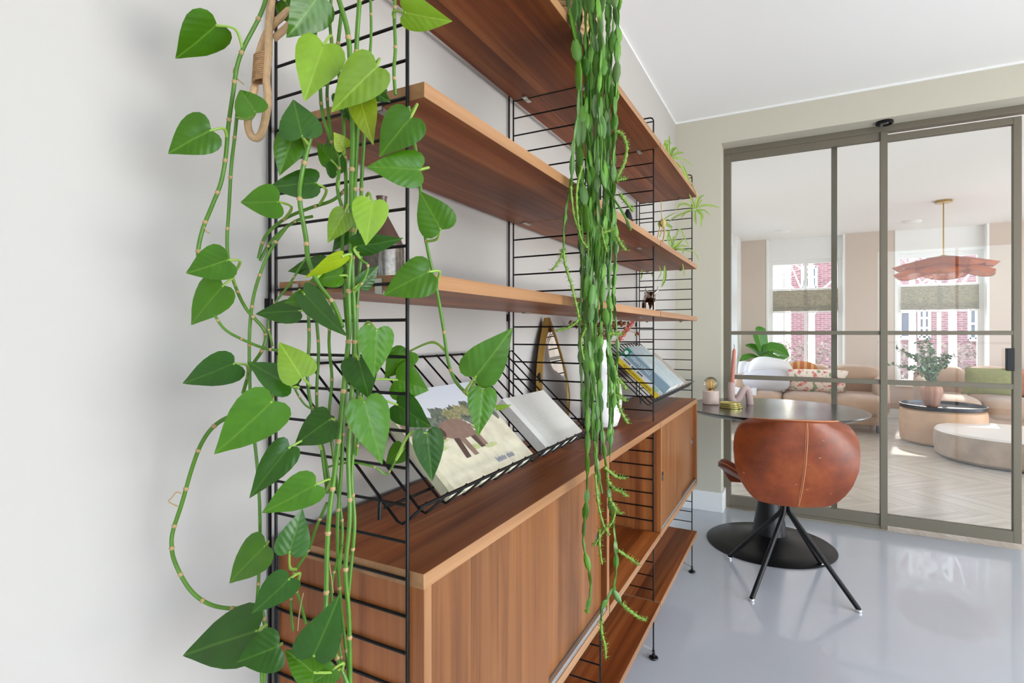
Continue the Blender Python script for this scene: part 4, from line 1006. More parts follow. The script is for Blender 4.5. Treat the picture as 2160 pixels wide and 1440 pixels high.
tips = [(1875, 768, -0.1), (1890, 733, 0.05), (1935, 722, 0.1), (1958, 714, 0.0), (1962, 735, -0.12), (2013, 750, 0.05), (1985, 770, -0.1), (1925, 778, -0.15), (1945, 760, 0.15), (1972, 760, 0.12), (1990, 748, 0.1), (1912, 745, 0.15), (2000, 765, -0.05), (1950, 785, -0.1), (1968, 785, 0.08), (1940, 750, -0.08)]
for k_, (x, y, dd) in enumerate(tips):
    e = WV(x, y, dd); mid = top.lerp(e, 0.45) + Vector((0, 0, 0.05 + 0.02*(k_ % 3)))
    pth = smooth_path([top + Vector((0, 0, -0.05)), top, mid, e], 8)
    br = MB().tube(pth, 0.0022, 5).build('branch', M['twig'], t)
    lb = MB()
    for q in range(10, len(pth)):
        for w_ in range(2 if q % 2 else 3):
            c = pth[q] + Vector((r.uniform(-.02, .02), r.uniform(-.02, .02), r.uniform(-.015, .015)))
            ax = Vector((r.uniform(-1, 1), r.uniform(-1, 1), r.uniform(-.4, .8))).normalized(); sz = r.uniform(0.013, 0.024)
            sd = ax.orthogonal().normalized(); sd = Matrix.Rotation(r.uniform(0, 6), 3, ax) @ sd
            nn = ax.cross(sd)*0.004
            lb.add([c, c + ax*sz*0.6 + sd*sz*0.75 + nn, c + ax*sz*1.35 + sd*sz*0.75 + nn, c + ax*sz*1.9, c + ax*sz*1.35 - sd*sz*0.75 + nn, c + ax*sz*0.6 - sd*sz*0.75 + nn], [(0, 1, 2, 3), (0, 3, 4, 5)], 0, True)
    lb.build('leaves', M['eucad'] if k_ in (0, 1, 5, 12) else M['euca'], br, sharp=0)
# banana plant behind the left sofa
M['banana'] = leafmat('banana_leaf', (62, 122, 24), (150, 196, 70), 0.35, 0.02); M['stalk'] = mat('banana_stalk', (150, 176, 96), 0.5); M['pot'] = mat('white_pot', (224, 222, 218), 0.6)
pc = Vector((8.60, -0.36, 0))
t = thing('banana_plant', pc, 'banana plant with big paddle leaves behind the sofa at the corner window', 'plant')
MB().lathe(pc, [(0.0, 0.0), (0.13, 0.0), (0.16, 0.30), (0.15, 0.31), (0.14, 0.28), (0.0, 0.27)], 32, cap=False).build('pot', M['pot'], t)
db = (pc - CAM).dot(Vector((CT, ST, 0)))
base = Vector((pc.x, pc.y, 0.30))
MB().tube([base - Vector((0, 0, .03)), base + Vector((0, 0, 0.42))], [0.03, 0.022], 12).build('stem', M['stalk'], t)
def blade(name, parent, m, pts, widths, up, fold=0.3, n=14, seed=0, uvm=True):
    p_ = smooth_path(pts, n//max(1, len(pts) - 1) + 1); N = len(p_); rows = []; b = MB(); uvs = []
    for i, c in enumerate(p_):
        tt = i/(N - 1); f_ = tt*(len(widths) - 1); a = int(min(f_, len(widths) - 2)); wd = widths[a] + (widths[a+1] - widths[a])*(f_ - a)
        tg = (p_[min(i+1, N-1)] - p_[max(i-1, 0)]).normalized(); sd = tg.cross(Vector(up)).normalized(); nn = sd.cross(tg)
        rows.append([c + sd*wd*s_ + nn*abs(s_)*wd*fold for s_ in (-1, -0.5, 0, 0.5, 1)])
    b.grid(rows)
    o = b.build(name, m, parent, sharp=0)
    me = o.data; uvl = me.uv_layers.new(name='UVMap')
    for lp in me.loops:
        vi = lp.vertex_index; i, j = divmod(vi, 5); uvl.data[lp.index].uv = (j/4, i/(N - 1))
    return o
def WB(x, y, dd=0): return W(x, y, db + dd)
for pts, wd, dd in (([(1612, 765), (1608, 735), (1598, 700), (1593, 692)], [0.01, 0.10, 0.13, 0.005], 0),
                    ([(1612, 765), (1590, 735), (1572, 728)], [0.01, 0.085, 0.005], 0.1),
                    ([(1612, 765), (1625, 738), (1645, 742), (1665, 752)], [0.01, 0.12, 0.14, 0.01], -0.15),
                    ([(1612, 768), (1608, 748), (1620, 752), (1632, 756)], [0.01, 0.09, 0.10, 0.005], -0.25),
                    ([(1612, 770), (1590, 752), (1572, 754), (1560, 764)], [0.01, 0.045, 0.05, 0.005], -0.1),
                    ([(1614, 770), (1628, 757), (1648, 756), (1665, 751)], [0.01, 0.05, 0.07, 0.004], 0.1),
                    ([(1612, 772), (1595, 766), (1580, 768), (1570, 774)], [0.006, 0.02, 0.02, 0.002], -0.2)):
    P_ = [WB(x, y, dd*i/(len(pts) - 1)) for i, (x, y) in enumerate(pts)]
    P_[0] = base + Vector((0, 0, 0.40))
    blade('leaf', t, M['banana'], P_, wd, (-0.6, -0.35, 0.75), fold=0.25)
# pendant with overlapping tulle petals
M['petal'] = mat('petal_tulle', (196, 108, 56), 0.8); kk = NT(M['petal'])
tl = kk.n('ShaderNodeBsdfTranslucent'); tl.inputs[0].default_value = lin((200, 104, 48)) + (1,); tp = kk.n('ShaderNodeBsdfTransparent'); tp.inputs[0].default_value = (1, 0.9, 0.86, 1)
m1 = kk.n('ShaderNodeMixShader'); m1.inputs[0].default_value = 0.4; kk.l(kk.b.outputs[0], m1.inputs[1]); kk.l(tl.outputs[0], m1.inputs[2])
m2 = kk.n('ShaderNodeMixShader'); m2.inputs[0].default_value = 0.12; kk.l(m1.outputs[0], m2.inputs[1]); kk.l(tp.outputs[0], m2.inputs[2]); kk.l(m2.outputs[0], kk.out.inputs[0])
M['petal_rim'] = mat('petal_rim', (150, 84, 66), 0.6)
pc = Vector((7.231, -2.093, ZC)); pz = 1.985
t = thing('pendant_lamp', pc, 'pink petal pendant lamp hanging from the living room ceiling on a brass rod', 'lamp')
MB().lathe(pc, [(0.0, 0.0), (0.075, 0.0), (0.075, -0.024), (0.0, -0.026)], 36, cap=False).build('ceiling_rose', M['brass'], t)
MB().tube([pc + Vector((0, 0, -0.02)), Vector((pc.x, pc.y, pz))], 0.006, 10).build('rod', M['brass'], t)
hub = Vector((pc.x, pc.y, pz))
MB().ell(hub + Vector((0, 0, -0.015)), 0.035, 0.035, 0.02).build('hub', M['brass'], t)
MB().ell(hub + Vector((0, 0, -0.10)), 0.05, 0.05, 0.05).build('bulb', M['white'], t)
def petal(ang, r0, r1, z0, z1, wid, droop):
    R = Matrix.Rotation(ang, 3, 'Z'); rows = []; edge_l = []; edge_r = []; NN = 16
    for i in range(NN + 1):
        u = math.sin(math.pi/2*i/NN); rr = r0 + (r1 - r0)*u; hw = wid*(math.sqrt(max(0.0, 1 - ((u - 0.58)/0.42)**2)) if u > 0.58 else 0.16 + 0.84*math.sin(math.pi/2*u/0.58)) + 0.002
        z = z0 + (z1 - z0)*u**1.3
        row = [hub + R @ Vector((rr - 0.05*abs(s_)**2*u, hw*s_, z - droop*s_*s_*u)) for s_ in (-1, -0.66, -0.33, 0, 0.33, 0.66, 1)]
        rows.append(row)
    b = MB().grid(rows); o = b.build('petal', M['petal'], t, sharp=0)
    lp = [r_[0] for r_ in rows] + rows[-1][1:] + [r_[-1] for r_ in rows[::-1]]
    MB().tube(lp, 0.0032, 5).build('petal_rim', M['petal_rim'], o)
for k_ in range(6): petal(k_*math.pi/3 + 0.3, 0.03, 0.45, -0.015, -0.10, 0.23, 0.045)
for k_ in range(6): petal(k_*math.pi/3 + 0.82, 0.06, 0.48, -0.06, -0.20, 0.22, 0.03)
# ceiling detectors
for k_, (x, y) in enumerate(((8.336, -0.531), (8.364, -1.998))):
    c = Vector((x, y, ZC))
    o = MB().lathe(c, [(0.0, 0.0), (0.092, 0.0), (0.095, -0.012), (0.078, -0.026), (0.05, -0.032), (0.0, -0.033)], 40, cap=False).build('ceiling_spot', M['white'], None, loc=c)
    tag(o, ['flat round white fixture on the living room ceiling near the corner window', 'flat round white fixture on the ceiling left of the pendant rod'][k_], 'ceiling fixture')
# ------------------------------------------------------------------ outside the living room windows
M['pave'] = mat('pale_paving', (206, 200, 192), 0.9, noise=0.05, nscale=2); M['brick'] = bpy.data.materials.new('red_brick'); M['brick'].use_nodes = True
kk = NT(M['brick']); tc = kk.n('ShaderNodeTexCoord'); mp = kk.n('ShaderNodeMapping'); mp.inputs['Rotation'].default_value = (math.radians(90), 0, math.radians(90)); kk.l(tc.outputs['Object'], mp.inputs[0])
sx_ = kk.n('ShaderNodeSeparateXYZ'); kk.l(tc.outputs['Object'], sx_.inputs[0]); cb_ = kk.n('ShaderNodeCombineXYZ'); kk.l(sx_.outputs[1], cb_.inputs[0]); kk.l(sx_.outputs[2], cb_.inputs[1])
bt = kk.n('ShaderNodeTexBrick'); kk.l(cb_.outputs[0], bt.inputs['Vector']); bt.inputs['Scale'].default_value = 1.0; bt.inputs['Brick Width'].default_value = 0.22; bt.inputs['Row Height'].default_value = 0.065; bt.inputs['Mortar Size'].default_value = 0.006
bt.inputs['Color1'].default_value = lin((146, 100, 98)) + (1,); bt.inputs['Color2'].default_value = lin((126, 84, 82)) + (1,); bt.inputs['Mortar'].default_value = lin((172, 152, 154)) + (1,)
kk.l(bt.outputs['Color'], kk.b.inputs['Base Color']); kk.b.inputs['Roughness'].default_value = 0.9
struct(MB().box(LX + 0.35, 60, -40, 40, -0.3, -0.1), 'ground', M['pave'])
HX = 20.0
t = thing('brick_house', (HX + 4, -8, -0.1), 'red brick terraced house with white framed windows across the street', 'house')
ya = FX(1668, 600, HX).y
MB().box(HX, HX + 8, -22, ya, -0.1, 6.4).build('wall', M['brick'], t)
b = MB(); b.add([(HX - 0.4, -22.3, 6.3), (HX - 0.4, ya + 0.3, 6.3), (HX + 4, ya + 0.3, 9.5), (HX + 4, -22.3, 9.5), (HX + 8.4, ya + 0.3, 6.3), (HX + 8.4, -22.3, 6.3)], [(0, 1, 2, 3), (3, 2, 4, 5), (0, 3, 5), (1, 4, 2), (0, 5, 4, 1)]); b.build('roof', mat('dark_roof', (74, 70, 74), 0.8), t)
MB().box(HX - 0.14, HX, -22, ya, 6.1, 6.3).build('gutter', M['white'], t)
M['darkglass'] = mat('house_window_glass', (74, 82, 96), 0.08, spec=0.8)
def hwin(px0, px1, py0, py1, cols=2, rows=2, m=None):
    a = FX(px0, py0, HX); c = FX(px1, py1, HX); y0, y1 = a.y, c.y; z1, z0 = a.z, c.z
    fr = MB().box(HX - 0.06, HX + 0.02, y1, y0, z0 - 0.06, z0 + 0.05); fr.box(HX - 0.06, HX + 0.02, y1, y0, z1 - 0.07, z1 + 0.03)
    for q in range(cols + 1): yy = y0 + (y1 - y0)*q/cols; fr.box(HX - 0.06, HX + 0.02, yy - 0.035, yy + 0.035, z0, z1)
    for q in range(1, rows): zz = z0 + (z1 - z0)*q/rows; fr.box(HX - 0.05, HX + 0.02, y1, y0, zz - 0.03, zz + 0.03)
    o = fr.build('window', M['white'], t)
    MB().box(HX - 0.02, HX + 0.02, y1, y0, z0, z1).build('pane', M['darkglass'], o)
hwin(1692, 1722, 563, 607); hwin(1898, 1922, 655, 712, 1, 1); hwin(1938, 1960, 650, 712, 2, 3); hwin(2044, 2074, 650, 715); hwin(2000, 2030, 480, 530)
c = FX(1640, 640, 26)
t = thing('white_house', (28, c.y + 1.5, -0.1), 'pale rendered house left of the brick terrace seen through the corner window', 'house')
yb = FX(1664, 600, 26).y
MB().box(26, 32, yb + 0.2, yb + 9, -0.1, 6.0).build('wall', mat('pale_render', (232, 230, 226), 0.9), t)
b = MB(); b.add([(25.8, yb, 6), (25.8, yb + 9.2, 6), (25.8, yb + 4.6, 9.6), (32.2, yb, 6), (32.2, yb + 9.2, 6), (32.2, yb + 4.6, 9.6)], [(0, 1, 2), (3, 5, 4), (0, 2, 5, 3), (1, 4, 5, 2), (0, 3, 4, 1)]); b.build('roof', mat('grey_roof', (150, 146, 146), 0.8), t)
# clipped hedge along the street: leaves as one uncountable mass
M['hedge'] = mat('hedge_leaf', (142, 124, 112), 0.9, noise=0.3, nscale=3)
r = random.Random(11); b = MB()
for q in range(5200):
    y = r.uniform(-9.5, 3.0); x = 16 + r.uniform(-0.35, 0.35); z = r.uniform(-0.08, 0.92)
    a = Vector((r.uniform(-1, 1), r.uniform(-1, 1), r.uniform(-1, 1))).normalized()*0.06; s_ = a.orthogonal().normalized()*0.035
    c = Vector((x, y, z)); b.add([c - a, c + s_, c + a, c - s_], [(0, 1, 2, 3)])
tag(b.build('hedge', M['hedge'], None, loc=(16, -3, 0), sharp=0), 'low copper coloured hedge along the street in front of the houses', 'hedge', kind='stuff')
M['bark'] = mat('pale_bark', (206, 200, 192), 0.9)
def tree(x, y, h, seed, label):
    t = thing('bare_tree', (x, y, -0.1), label, 'tree', 'bare street trees'); r = random.Random(seed)
    MB().tube([(x, y, -0.1), (x + 0.03, y, h*0.4), (x, y + 0.05, h)], [0.075, 0.06, 0.02], 8).build('trunk', M['bark'], t)
    for q in range(16):
        z = h*r.uniform(0.32, 0.95); a = r.uniform(0, 6.28); ln = r.uniform(0.7, 1.6)*(1.2 - z/h*0.7)
        p0 = Vector((x, y, z)); p1 = p0 + Vector((math.cos(a)*ln*0.5, math.sin(a)*ln*0.5, ln*0.35)); p2 = p0 + Vector((math.cos(a)*ln, math.sin(a)*ln, ln*0.95))
        b = MB().tube([p0, p1, p2], [0.028, 0.018, 0.006], 5)
        for w_ in range(5):
            u = r.uniform(0.3, 1); s0 = p1.lerp(p2, u); e = s0 + Vector((r.uniform(-.5, .5), r.uniform(-.5, .5), r.uniform(0.0, .5)))
            b.tube([s0, e], [0.009, 0.003], 4)
        b.build('branch', M['bark'], t)
for k_, (px, X, h, lb) in enumerate(((1712, 13.5, 4.6, 'slim bare tree with pale bark beyond the window behind the banana plant'), (1925, 14.5, 5.0, 'bare pale barked tree beyond the left half of the pendant window'), (2010, 13.0, 4.4, 'bare pale barked tree beyond the right half of the pendant window'))):
    p_ = FX(px, 700, X); tree(X, p_.y, h, 20 + k_, lb)

# ------------------------------------------------------------------ heart leaf vine
GL = {'mid': leafmat('vine_leaf', (70, 118, 16), (98, 140, 40)), 'lime': leafmat('vine_leaf_light', (122, 158, 30), (146, 176, 58), 0.4),
      'dark': leafmat('vine_leaf_dark', (46, 90, 18), (74, 116, 36)), 'yel': leafmat('vine_leaf_yellow', (146, 168, 22), (170, 186, 52), 0.4)}
M['vine'] = mat('vine_stem', (82, 124, 36), 0.4, noise=0.15, nscale=40); M['node'] = mat('vine_node', (176, 148, 104), 0.8); M['petiole'] = mat('petiole', (140, 172, 70), 0.45)
pot = thing('heart_leaf_vine', W(730, 200, 0.67), 'heart leaf vine trailing down the near wire ladder in long green stems', 'plant')
STEMS = [
 ([(572, -60), (560, 0), (545, 40), (515, 98), (500, 140), (491, 200), (482, 262), (476, 330), (466, 385), (448, 432), (428, 482), (418, 530), (424, 565)], .66, 4.6),
 ([(506, 205), (502, 222), (495, 290), (488, 350), (483, 440), (479, 510), (484, 560), (499, 610), (520, 652), (552, 688), (561, 710), (552, 740), (530, 775), (512, 830)], .672, 3.8),
 ([(545, 862), (490, 876), (452, 898), (425, 935), (404, 990), (384, 1060), (366, 1115), (362, 1150), (370, 1188), (400, 1242), (440, 1273), (490, 1283), (540, 1277)], .665, 4.6),
 ([(605, 478), (572, 525), (548, 580), (534, 630), (527, 690), (526, 760), (529, 850), (536, 920), (544, 1000), (548, 1080), (548, 1160), (545, 1230), (541, 1300), (548, 1345), (552, 1440)], .67, 3.6),
 ([(440, 640), (470, 690), (510, 715), (560, 735), (590, 738)], .66, 3.2),
 ([(700, -40), (718, 10), (735, 80), (741, 200), (744, 300), (741, 400), (742, 500), (735, 600), (737, 690), (731, 760), (722, 850), (714, 930), (704, 1010), (695, 1080), (690, 1160), (688, 1260), (686, 1300)], .655, 5.5),
 ([(668, -40), (665, 20), (664, 90), (658, 150)], .66, 4.5),
 ([(762, -40), (757, 20), (752, 110), (757, 200), (751, 330), (746, 450), (743, 560), (748, 700), (741, 850), (735, 960), (738, 1090), (729, 1200), (736, 1300), (739, 1450)], .662, 5.0),
 ([(655, 290), (637, 365), (632, 420), (645, 500), (650, 545), (670, 595), (702, 640), (722, 690)], .645, 5.2),
 ([(720, 30), (712, 120), (722, 210), (726, 300), (730, 420), (722, 520), (728, 640), (735, 740), (726, 860), (720, 990), (712, 1110), (716, 1240), (726, 1340), (738, 1440)], .67, 4.0),
 ([(862, 225), (874, 300), (884, 360), (888, 420), (892, 470), (905, 540), (921, 612), (935, 690), (945, 760), (960, 802), (986, 832)], .675, 3.8),
 ([(834, -40), (832, 40), (834, 100), (831, 150), (834, 200)], .68, 3.8),
 ([(545, 545), (560, 498), (600, 462), (650, 440), (702, 422), (732, 396)], .69, 3.6), ([(548, 550), (575, 505), (622, 467), (660, 456)], .695, 3.2),
 ([(675, 170), (680, 240), (700, 300), (717, 340), (712, 400), (730, 460)], .665, 3.8),
 ([(650, 640), (652, 720), (648, 790), (655, 850), (668, 880), (680, 960), (690, 1040)], .675, 3.6),
 ([(668, 680), (672, 740), (668, 830), (672, 900), (690, 990), (700, 1060)], .68, 3.4),
 ([(690, 1060), (668, 1110), (650, 1160), (625, 1200), (618, 1222), (633, 1268), (645, 1315)], .668, 3.4),
 ([(616, 1222), (614, 1280), (618, 1330)], .675, 3.0),
 ([(770, 200), (768, 290), (762, 400), (764, 500), (756, 600), (752, 680), (757, 780), (750, 900), (742, 1000), (748, 1100), (742, 1180), (734, 1260)], .675, 4.0),
 ([(742, 500), (760, 545), (776, 560), (768, 590), (748, 615)], .65, 3.0),
 ([(700, 1360), (716, 1400), (735, 1445)], .66, 4.5), ([(545, 1260), (560, 1330), (556, 1445)], .685, 4.5),
 ([(702, -40), (696, 40), (700, 120), (690, 190), (695, 260), (706, 330)], .672, 3.4), ([(780, -40), (783, 60), (779, 130), (770, 200)], .675, 3.0), ([(645, 545), (610, 600), (580, 640), (566, 680), (575, 730)], .672, 2.6),
 ([(735, 620), (748, 680), (752, 760), (766, 830), (758, 900), (752, 960)], .668, 3.0), ([(700, 640), (694, 720), (700, 800), (694, 880), (702, 950), (710, 1020), (722, 1110), (716, 1200)], .672, 3.4),
 ([(722, 1150), (700, 1230), (706, 1300), (716, 1360), (728, 1445)], .67, 3.2), ([(612, 800), (640, 850), (672, 868), (705, 880)], .668, 2.4), ([(690, 985), (740, 975), (790, 985), (815, 1000), (835, 970)], .7, 2.4),
]
NODE = MB().lathe((0, 0, 0), [(0.98, -0.9), (1.22, -0.25), (1.3, 0.0), (1.22, 0.25), (0.98, 0.9)], 10).mesh('node', M['node'], Vector((0, 0, 0)))
samples = []
for k_, (pp, d, wpx) in enumerate(STEMS):
    wob = random.Random(k_)
    P_ = smooth_path([W(x, y, d + wob.uniform(-.004, .004)) for x, y in pp], 7)
    rad = wpx*0.5*d/F_PX*1.9
    o = MB().tube(P_, rad, 8).build('stem', M['vine'], pot)
    for q in range(5, len(P_) - 2, 9):
        tg = (P_[q+1] - P_[q-1]).normalized(); Q = tg.to_track_quat('Z', 'Y').to_matrix().to_4x4()
        inst(NODE, 'node', o, Matrix.Translation(P_[q] - worg(o)) @ Q @ Matrix.Scale(rad, 4))
    for p_ in P_: samples.append(p_)
def px_of(p):
    v = p - CAM; d = CT*v.x + ST*v.y; r = ST*v.x - CT*v.y; return 1080 + F_PX*r/d, Y_HOR - F_PX*v.z/d, d
SPX = [px_of(p) + (p,) for p in samples]
OUT = [(0.0, 0.0), (-0.042, 0.09), (-0.078, 0.19), (-0.072, 0.32), (-0.01, 0.43), (0.10, 0.495), (0.24, 0.495), (0.40, 0.44), (0.56, 0.345), (0.71, 0.23), (0.84, 0.125), (0.94, 0.05), (1.0, 0.0)]
MID = [0.0, 0.004, 0.012, 0.03, 0.07, 0.15, 0.27, 0.42, 0.575, 0.72, 0.845, 0.942, 1.0]
def heart(n0, t0, wpx, tone, d, roll=0.0, dd=0.0, pet=None, curl=0.10, seed=0):
    r = random.Random(seed*7 + 1)
    N = W(n0[0], n0[1], d); T = W(t0[0], t0[1], d + dd); a = T - N; ln = a.length; ax = a/ln
    C_ = (N + T)/2; n = (CAM - C_); n = (n - ax*n.dot(ax)).normalized(); sd = ax.cross(n)
    Rr = Matrix.Rotation(math.radians(roll), 3, ax); n = Rr @ n; sd = Rr @ sd
    wd = wpx*d/F_PX/max(0.5, math.cos(math.radians(roll)))
    K = 4; rows = []; uvs = []; fold = r.uniform(0.10, 0.24); asym = r.uniform(0.93, 1.07)
    for (eu, ev), mu in zip(OUT, MID):
        row = []; uv = []
        for j in range(-K, K + 1):
            q = abs(j)/K; u = mu + (eu - mu)*q; v = ev*q*(1 if j >= 0 else -1)*(asym if j > 0 else 2 - asym)
            h = -curl*ln*(u - 0.35)**2*1.2 + fold*abs(v)*wd*(1 - 0.75*abs(v)) - 0.10*wd*max(0, abs(v) - 0.3)*2 + 0.006*ln*math.sin(u*15 + seed + 3*v)
            row.append(N + ax*(u*ln) + sd*(v*wd) + n*h); uv.append((0.5 + v, u))
        rows.append(row); uvs.append(uv)
    o = MB().grid(rows).build('leaf', GL[tone], pot, sharp=0)
    uvl = o.data.uv_layers.new(name='UVMap'); m_ = 2*K + 1
    for lp in o.data.loops:
        i, j = divmod(lp.vertex_index, m_); uvl.data[lp.index].uv = uvs[i][j]
    # petiole to the nearest stem
    if pet is None:
        best = None
        for sx, sy, sd_, p_ in SPX:
            dist = math.hypot(sx - n0[0], (sy - n0[1] - 18)*0.8)
            if dist > 12 and (best is None or dist < best[0]): best = (dist, p_)
        q_ = best[1] if best[0] < 85 else None
    else:
        best = min(SPX, key=lambda s_: math.hypot(s_[0] - pet[0], s_[1] - pet[1])); q_ = best[3] if math.hypot(best[0] - pet[0], best[1] - pet[1]) < 30 else W(pet[0], pet[1], d + 0.01)
    if q_ is not None:
        mid = (N + q_)/2 - ax*min(0.012, (N - q_).length*0.25) + Vector((0, 0, 0.004))
        MB().tube(smooth_path([N + ax*0.002 - n*0.0006, mid, q_], 6), [0.0015]*6 + [0.0019]*7, 6).build('petiole', M['petiole'], o)
    return o
LEAVES = [
 ((458, 52), (371, 127), 84, 'mid', .64, 30), ((445, 274), (352, 323), 84, 'mid', .64, 25), ((540, 238), (505, 186), 66, 'mid', .64, 10), ((672, -8), (606, 80), 92, 'mid', .645, 15),
 ((683, 92), (641, 212), 98, 'lime', .63, 10), ((795, 140), (697, 236), 92, 'lime', .625, 15), ((637, 288), (618, 207), 88, 'dark', .625, 0), ((618, 288), (588, 370), 64, 'mid', .645, 20),
 ((667, 385), (562, 394), 62, 'dark', .65, 35), ((588, 425), (505, 428), 72, 'mid', .64, 15), ((868, 246), (798, 330), 88, 'mid', .625, 25), ((758, 202), (786, 305), 62, 'yel', .645, 15),
 ((766, 182), (824, 214), 52, 'dark', .65, 30), ((886, 358), (772, 350), 78, 'mid', .635, 20), ((728, 312), (704, 278), 36, 'yel', .665, 20), ((712, 364), (688, 285), 44, 'dark', .668, 30),
 ((786, 424), (772, 517), 76, 'lime', .63, 0), ((728, 448), (690, 512), 52, 'lime', .64, 15), ((930, 484), (884, 402), 84, 'mid', .65, 10), ((852, 26), (954, 47), 66, 'lime', .66, 25),
 ((748, 520), (852, 505), 48, 'dark', .645, 40), ((481, 548), (391, 578), 78, 'mid', .63, 20), ((470, 602), (399, 687), 76, 'mid', .65, 20), ((682, 558), (604, 570), 42, 'dark', .67, 35),
 ((724, 540), (642, 590), 32, 'yel', .63, 50), ((720, 580), (650, 592), 48, 'mid', .65, 35), ((632, 655), (536, 660), 54, 'dark', .66, 30), ((654, 630), (598, 640), 42, 'mid', .645, 30),
 ((640, 618), (730, 712), 54, 'dark', .632, 35), ((905, 572), (806, 622), 86, 'mid', .64, 15), ((795, 694), (789, 797), 76, 'mid', .632, 0), ((1002, 796), (1082, 692), 90, 'mid', .645, 10),
 ((1018, 822), (1008, 920), 62, 'mid', .645, 0), ((494, 766), (382, 812), 74, 'dark', .645, 20), ((636, 795), (588, 720), 78, 'lime', .628, 5), ((615, 815), (520, 760), 66, 'dark', .64, 20),
 ((575, 846), (450, 962), 108, 'mid', .625, 15), ((756, 756), (778, 842), 76, 'dark', .65, 20), ((835, 800), (904, 824), 84, 'mid', .738, 15), ((768, 846), (806, 980), 90, 'mid', .628, 0),
 ((696, 884), (618, 940), 76, 'dark', .645, 15), ((836, 852), (910, 902), 68, 'dark', .742, 20), ((900, 910), (912, 1017), 66, 'dark', .69, 0), ((610, 942), (523, 1052), 66, 'dark', .635, 15),
 ((850, 944), (812, 980), 46, 'mid', .735, 20), ((666, 1022), (550, 1085), 76, 'mid', .63, 20), ((610, 1166), (638, 1072), 70, 'dark', .635, 10), ((560, 1150), (479, 1231), 76, 'mid', .65, 25),
 ((611, 1220), (529, 1298), 66, 'dark', .625, 20), ((660, 1386), (716, 1258), 92, 'dark', .625, 10), ((542, 1330), (380, 1382), 118, 'dark', .635, 15), ((588, 1362), (497, 1398), 88, 'dark', .62, 10),
 ((664, 1420), (600, 1368), 66, 'mid', .63, 20), ((1048, 860), (1080, 854), 12, 'lime', .66, 50), ((860, 742), (812, 800), 60, 'mid', .735, 30), ((640, -20), (690, 28), 50, 'mid', .67, 30),
 ((600, 0), (640, 60), 60, 'mid', .675, 25), ((720, 200), (745, 262), 46, 'dark', .675, 20), ((800, 205), (770, 175), 50, 'dark', .67, 25), ((742, 480), (700, 530), 40, 'dark', .675, 20), ((700, 340), (668, 300), 44, 'mid', .672, 25), ((735, 560), (690, 585), 40, 'mid', .668, 30), ((760, 600), (800, 560), 38, 'dark', .672, 30), ((705, 1410), (650, 1445), 48, 'mid', .64, 25),
]
for k_, (n0, t0, wpx, tone, d, roll) in enumerate(LEAVES):
    heart(n0, t0, wpx, tone, d, roll=roll*(1 if k_ % 3 else -1), dd=random.Random(k_).uniform(-.012, .012), seed=k_)
# thin aerial roots
for pts in ([(383, 1040), (372, 1038), (362, 1050), (356, 1058), (375, 1068)], [(500, 135), (492, 150), (500, 165), (515, 178)], [(428, 470), (434, 486), (442, 492)], [(640, 1250), (632, 1290), (628, 1330)], [(690, 1160), (698, 1210), (703, 1250)]):
    MB().tube(smooth_path([W(x, y, .662) for x, y in pts], 4), 0.0008, 5).build('aerial_root', M['node'], pot)

# ------------------------------------------------------------------ hanging cactus
M['cact'] = mat('cactus_green', (74, 132, 58), 0.42, noise=0.12, nscale=30); kk = NT(M['cact'])
oi = kk.n('ShaderNodeObjectInfo'); rp = kk.n('ShaderNodeValToRGB'); e = rp.color_ramp.elements
e[0].position = 0; e[0].color = lin((60, 108, 26)) + (1,); e[1].position = 1; e[1].color = lin((112, 142, 84)) + (1,); x = e.new(0.45); x.color = lin((92, 142, 36)) + (1,); x = e.new(0.7); x.color = lin((82, 118, 60)) + (1,)
kk.l(oi.outputs['Random'], rp.inputs[0]); kk.l(rp.outputs[0], kk.b.inputs['Base Color'])
M['cact_tip'] = mat('cactus_tip', (118, 152, 56), 0.5)
cac = thing('hanging_cactus', W(1262, 60, 1.16), 'hanging chain cactus trailing in a dense green curtain from the rattan basket', 'plant')
def seg_mesh(seed):
    r = random.Random(seed); rows = []; n = 12
    for i in range(n + 1):
        u = i/n; hw = 0.5*(0.16 + 0.84*math.sin(math.pi*(0.04 + 0.92*u))**0.7)*(1 + 0.05*math.sin(u*19 + seed)); th = 0.14*(0.25 + math.sin(math.pi*u))
        rows.append([Vector((hw*cx, th*cy, u)) for cx, cy in ((-1, 0), (-0.55, 0.7), (0, 1), (0.55, 0.7), (1, 0), (0.55, -0.7), (0, -1), (-0.55, -0.7), (-1, 0))])
    return MB().grid(rows).mesh('segment', M['cact'], Vector((0, 0, 0)), 0)
SEG = [seg_mesh(q) for q in range(4)]
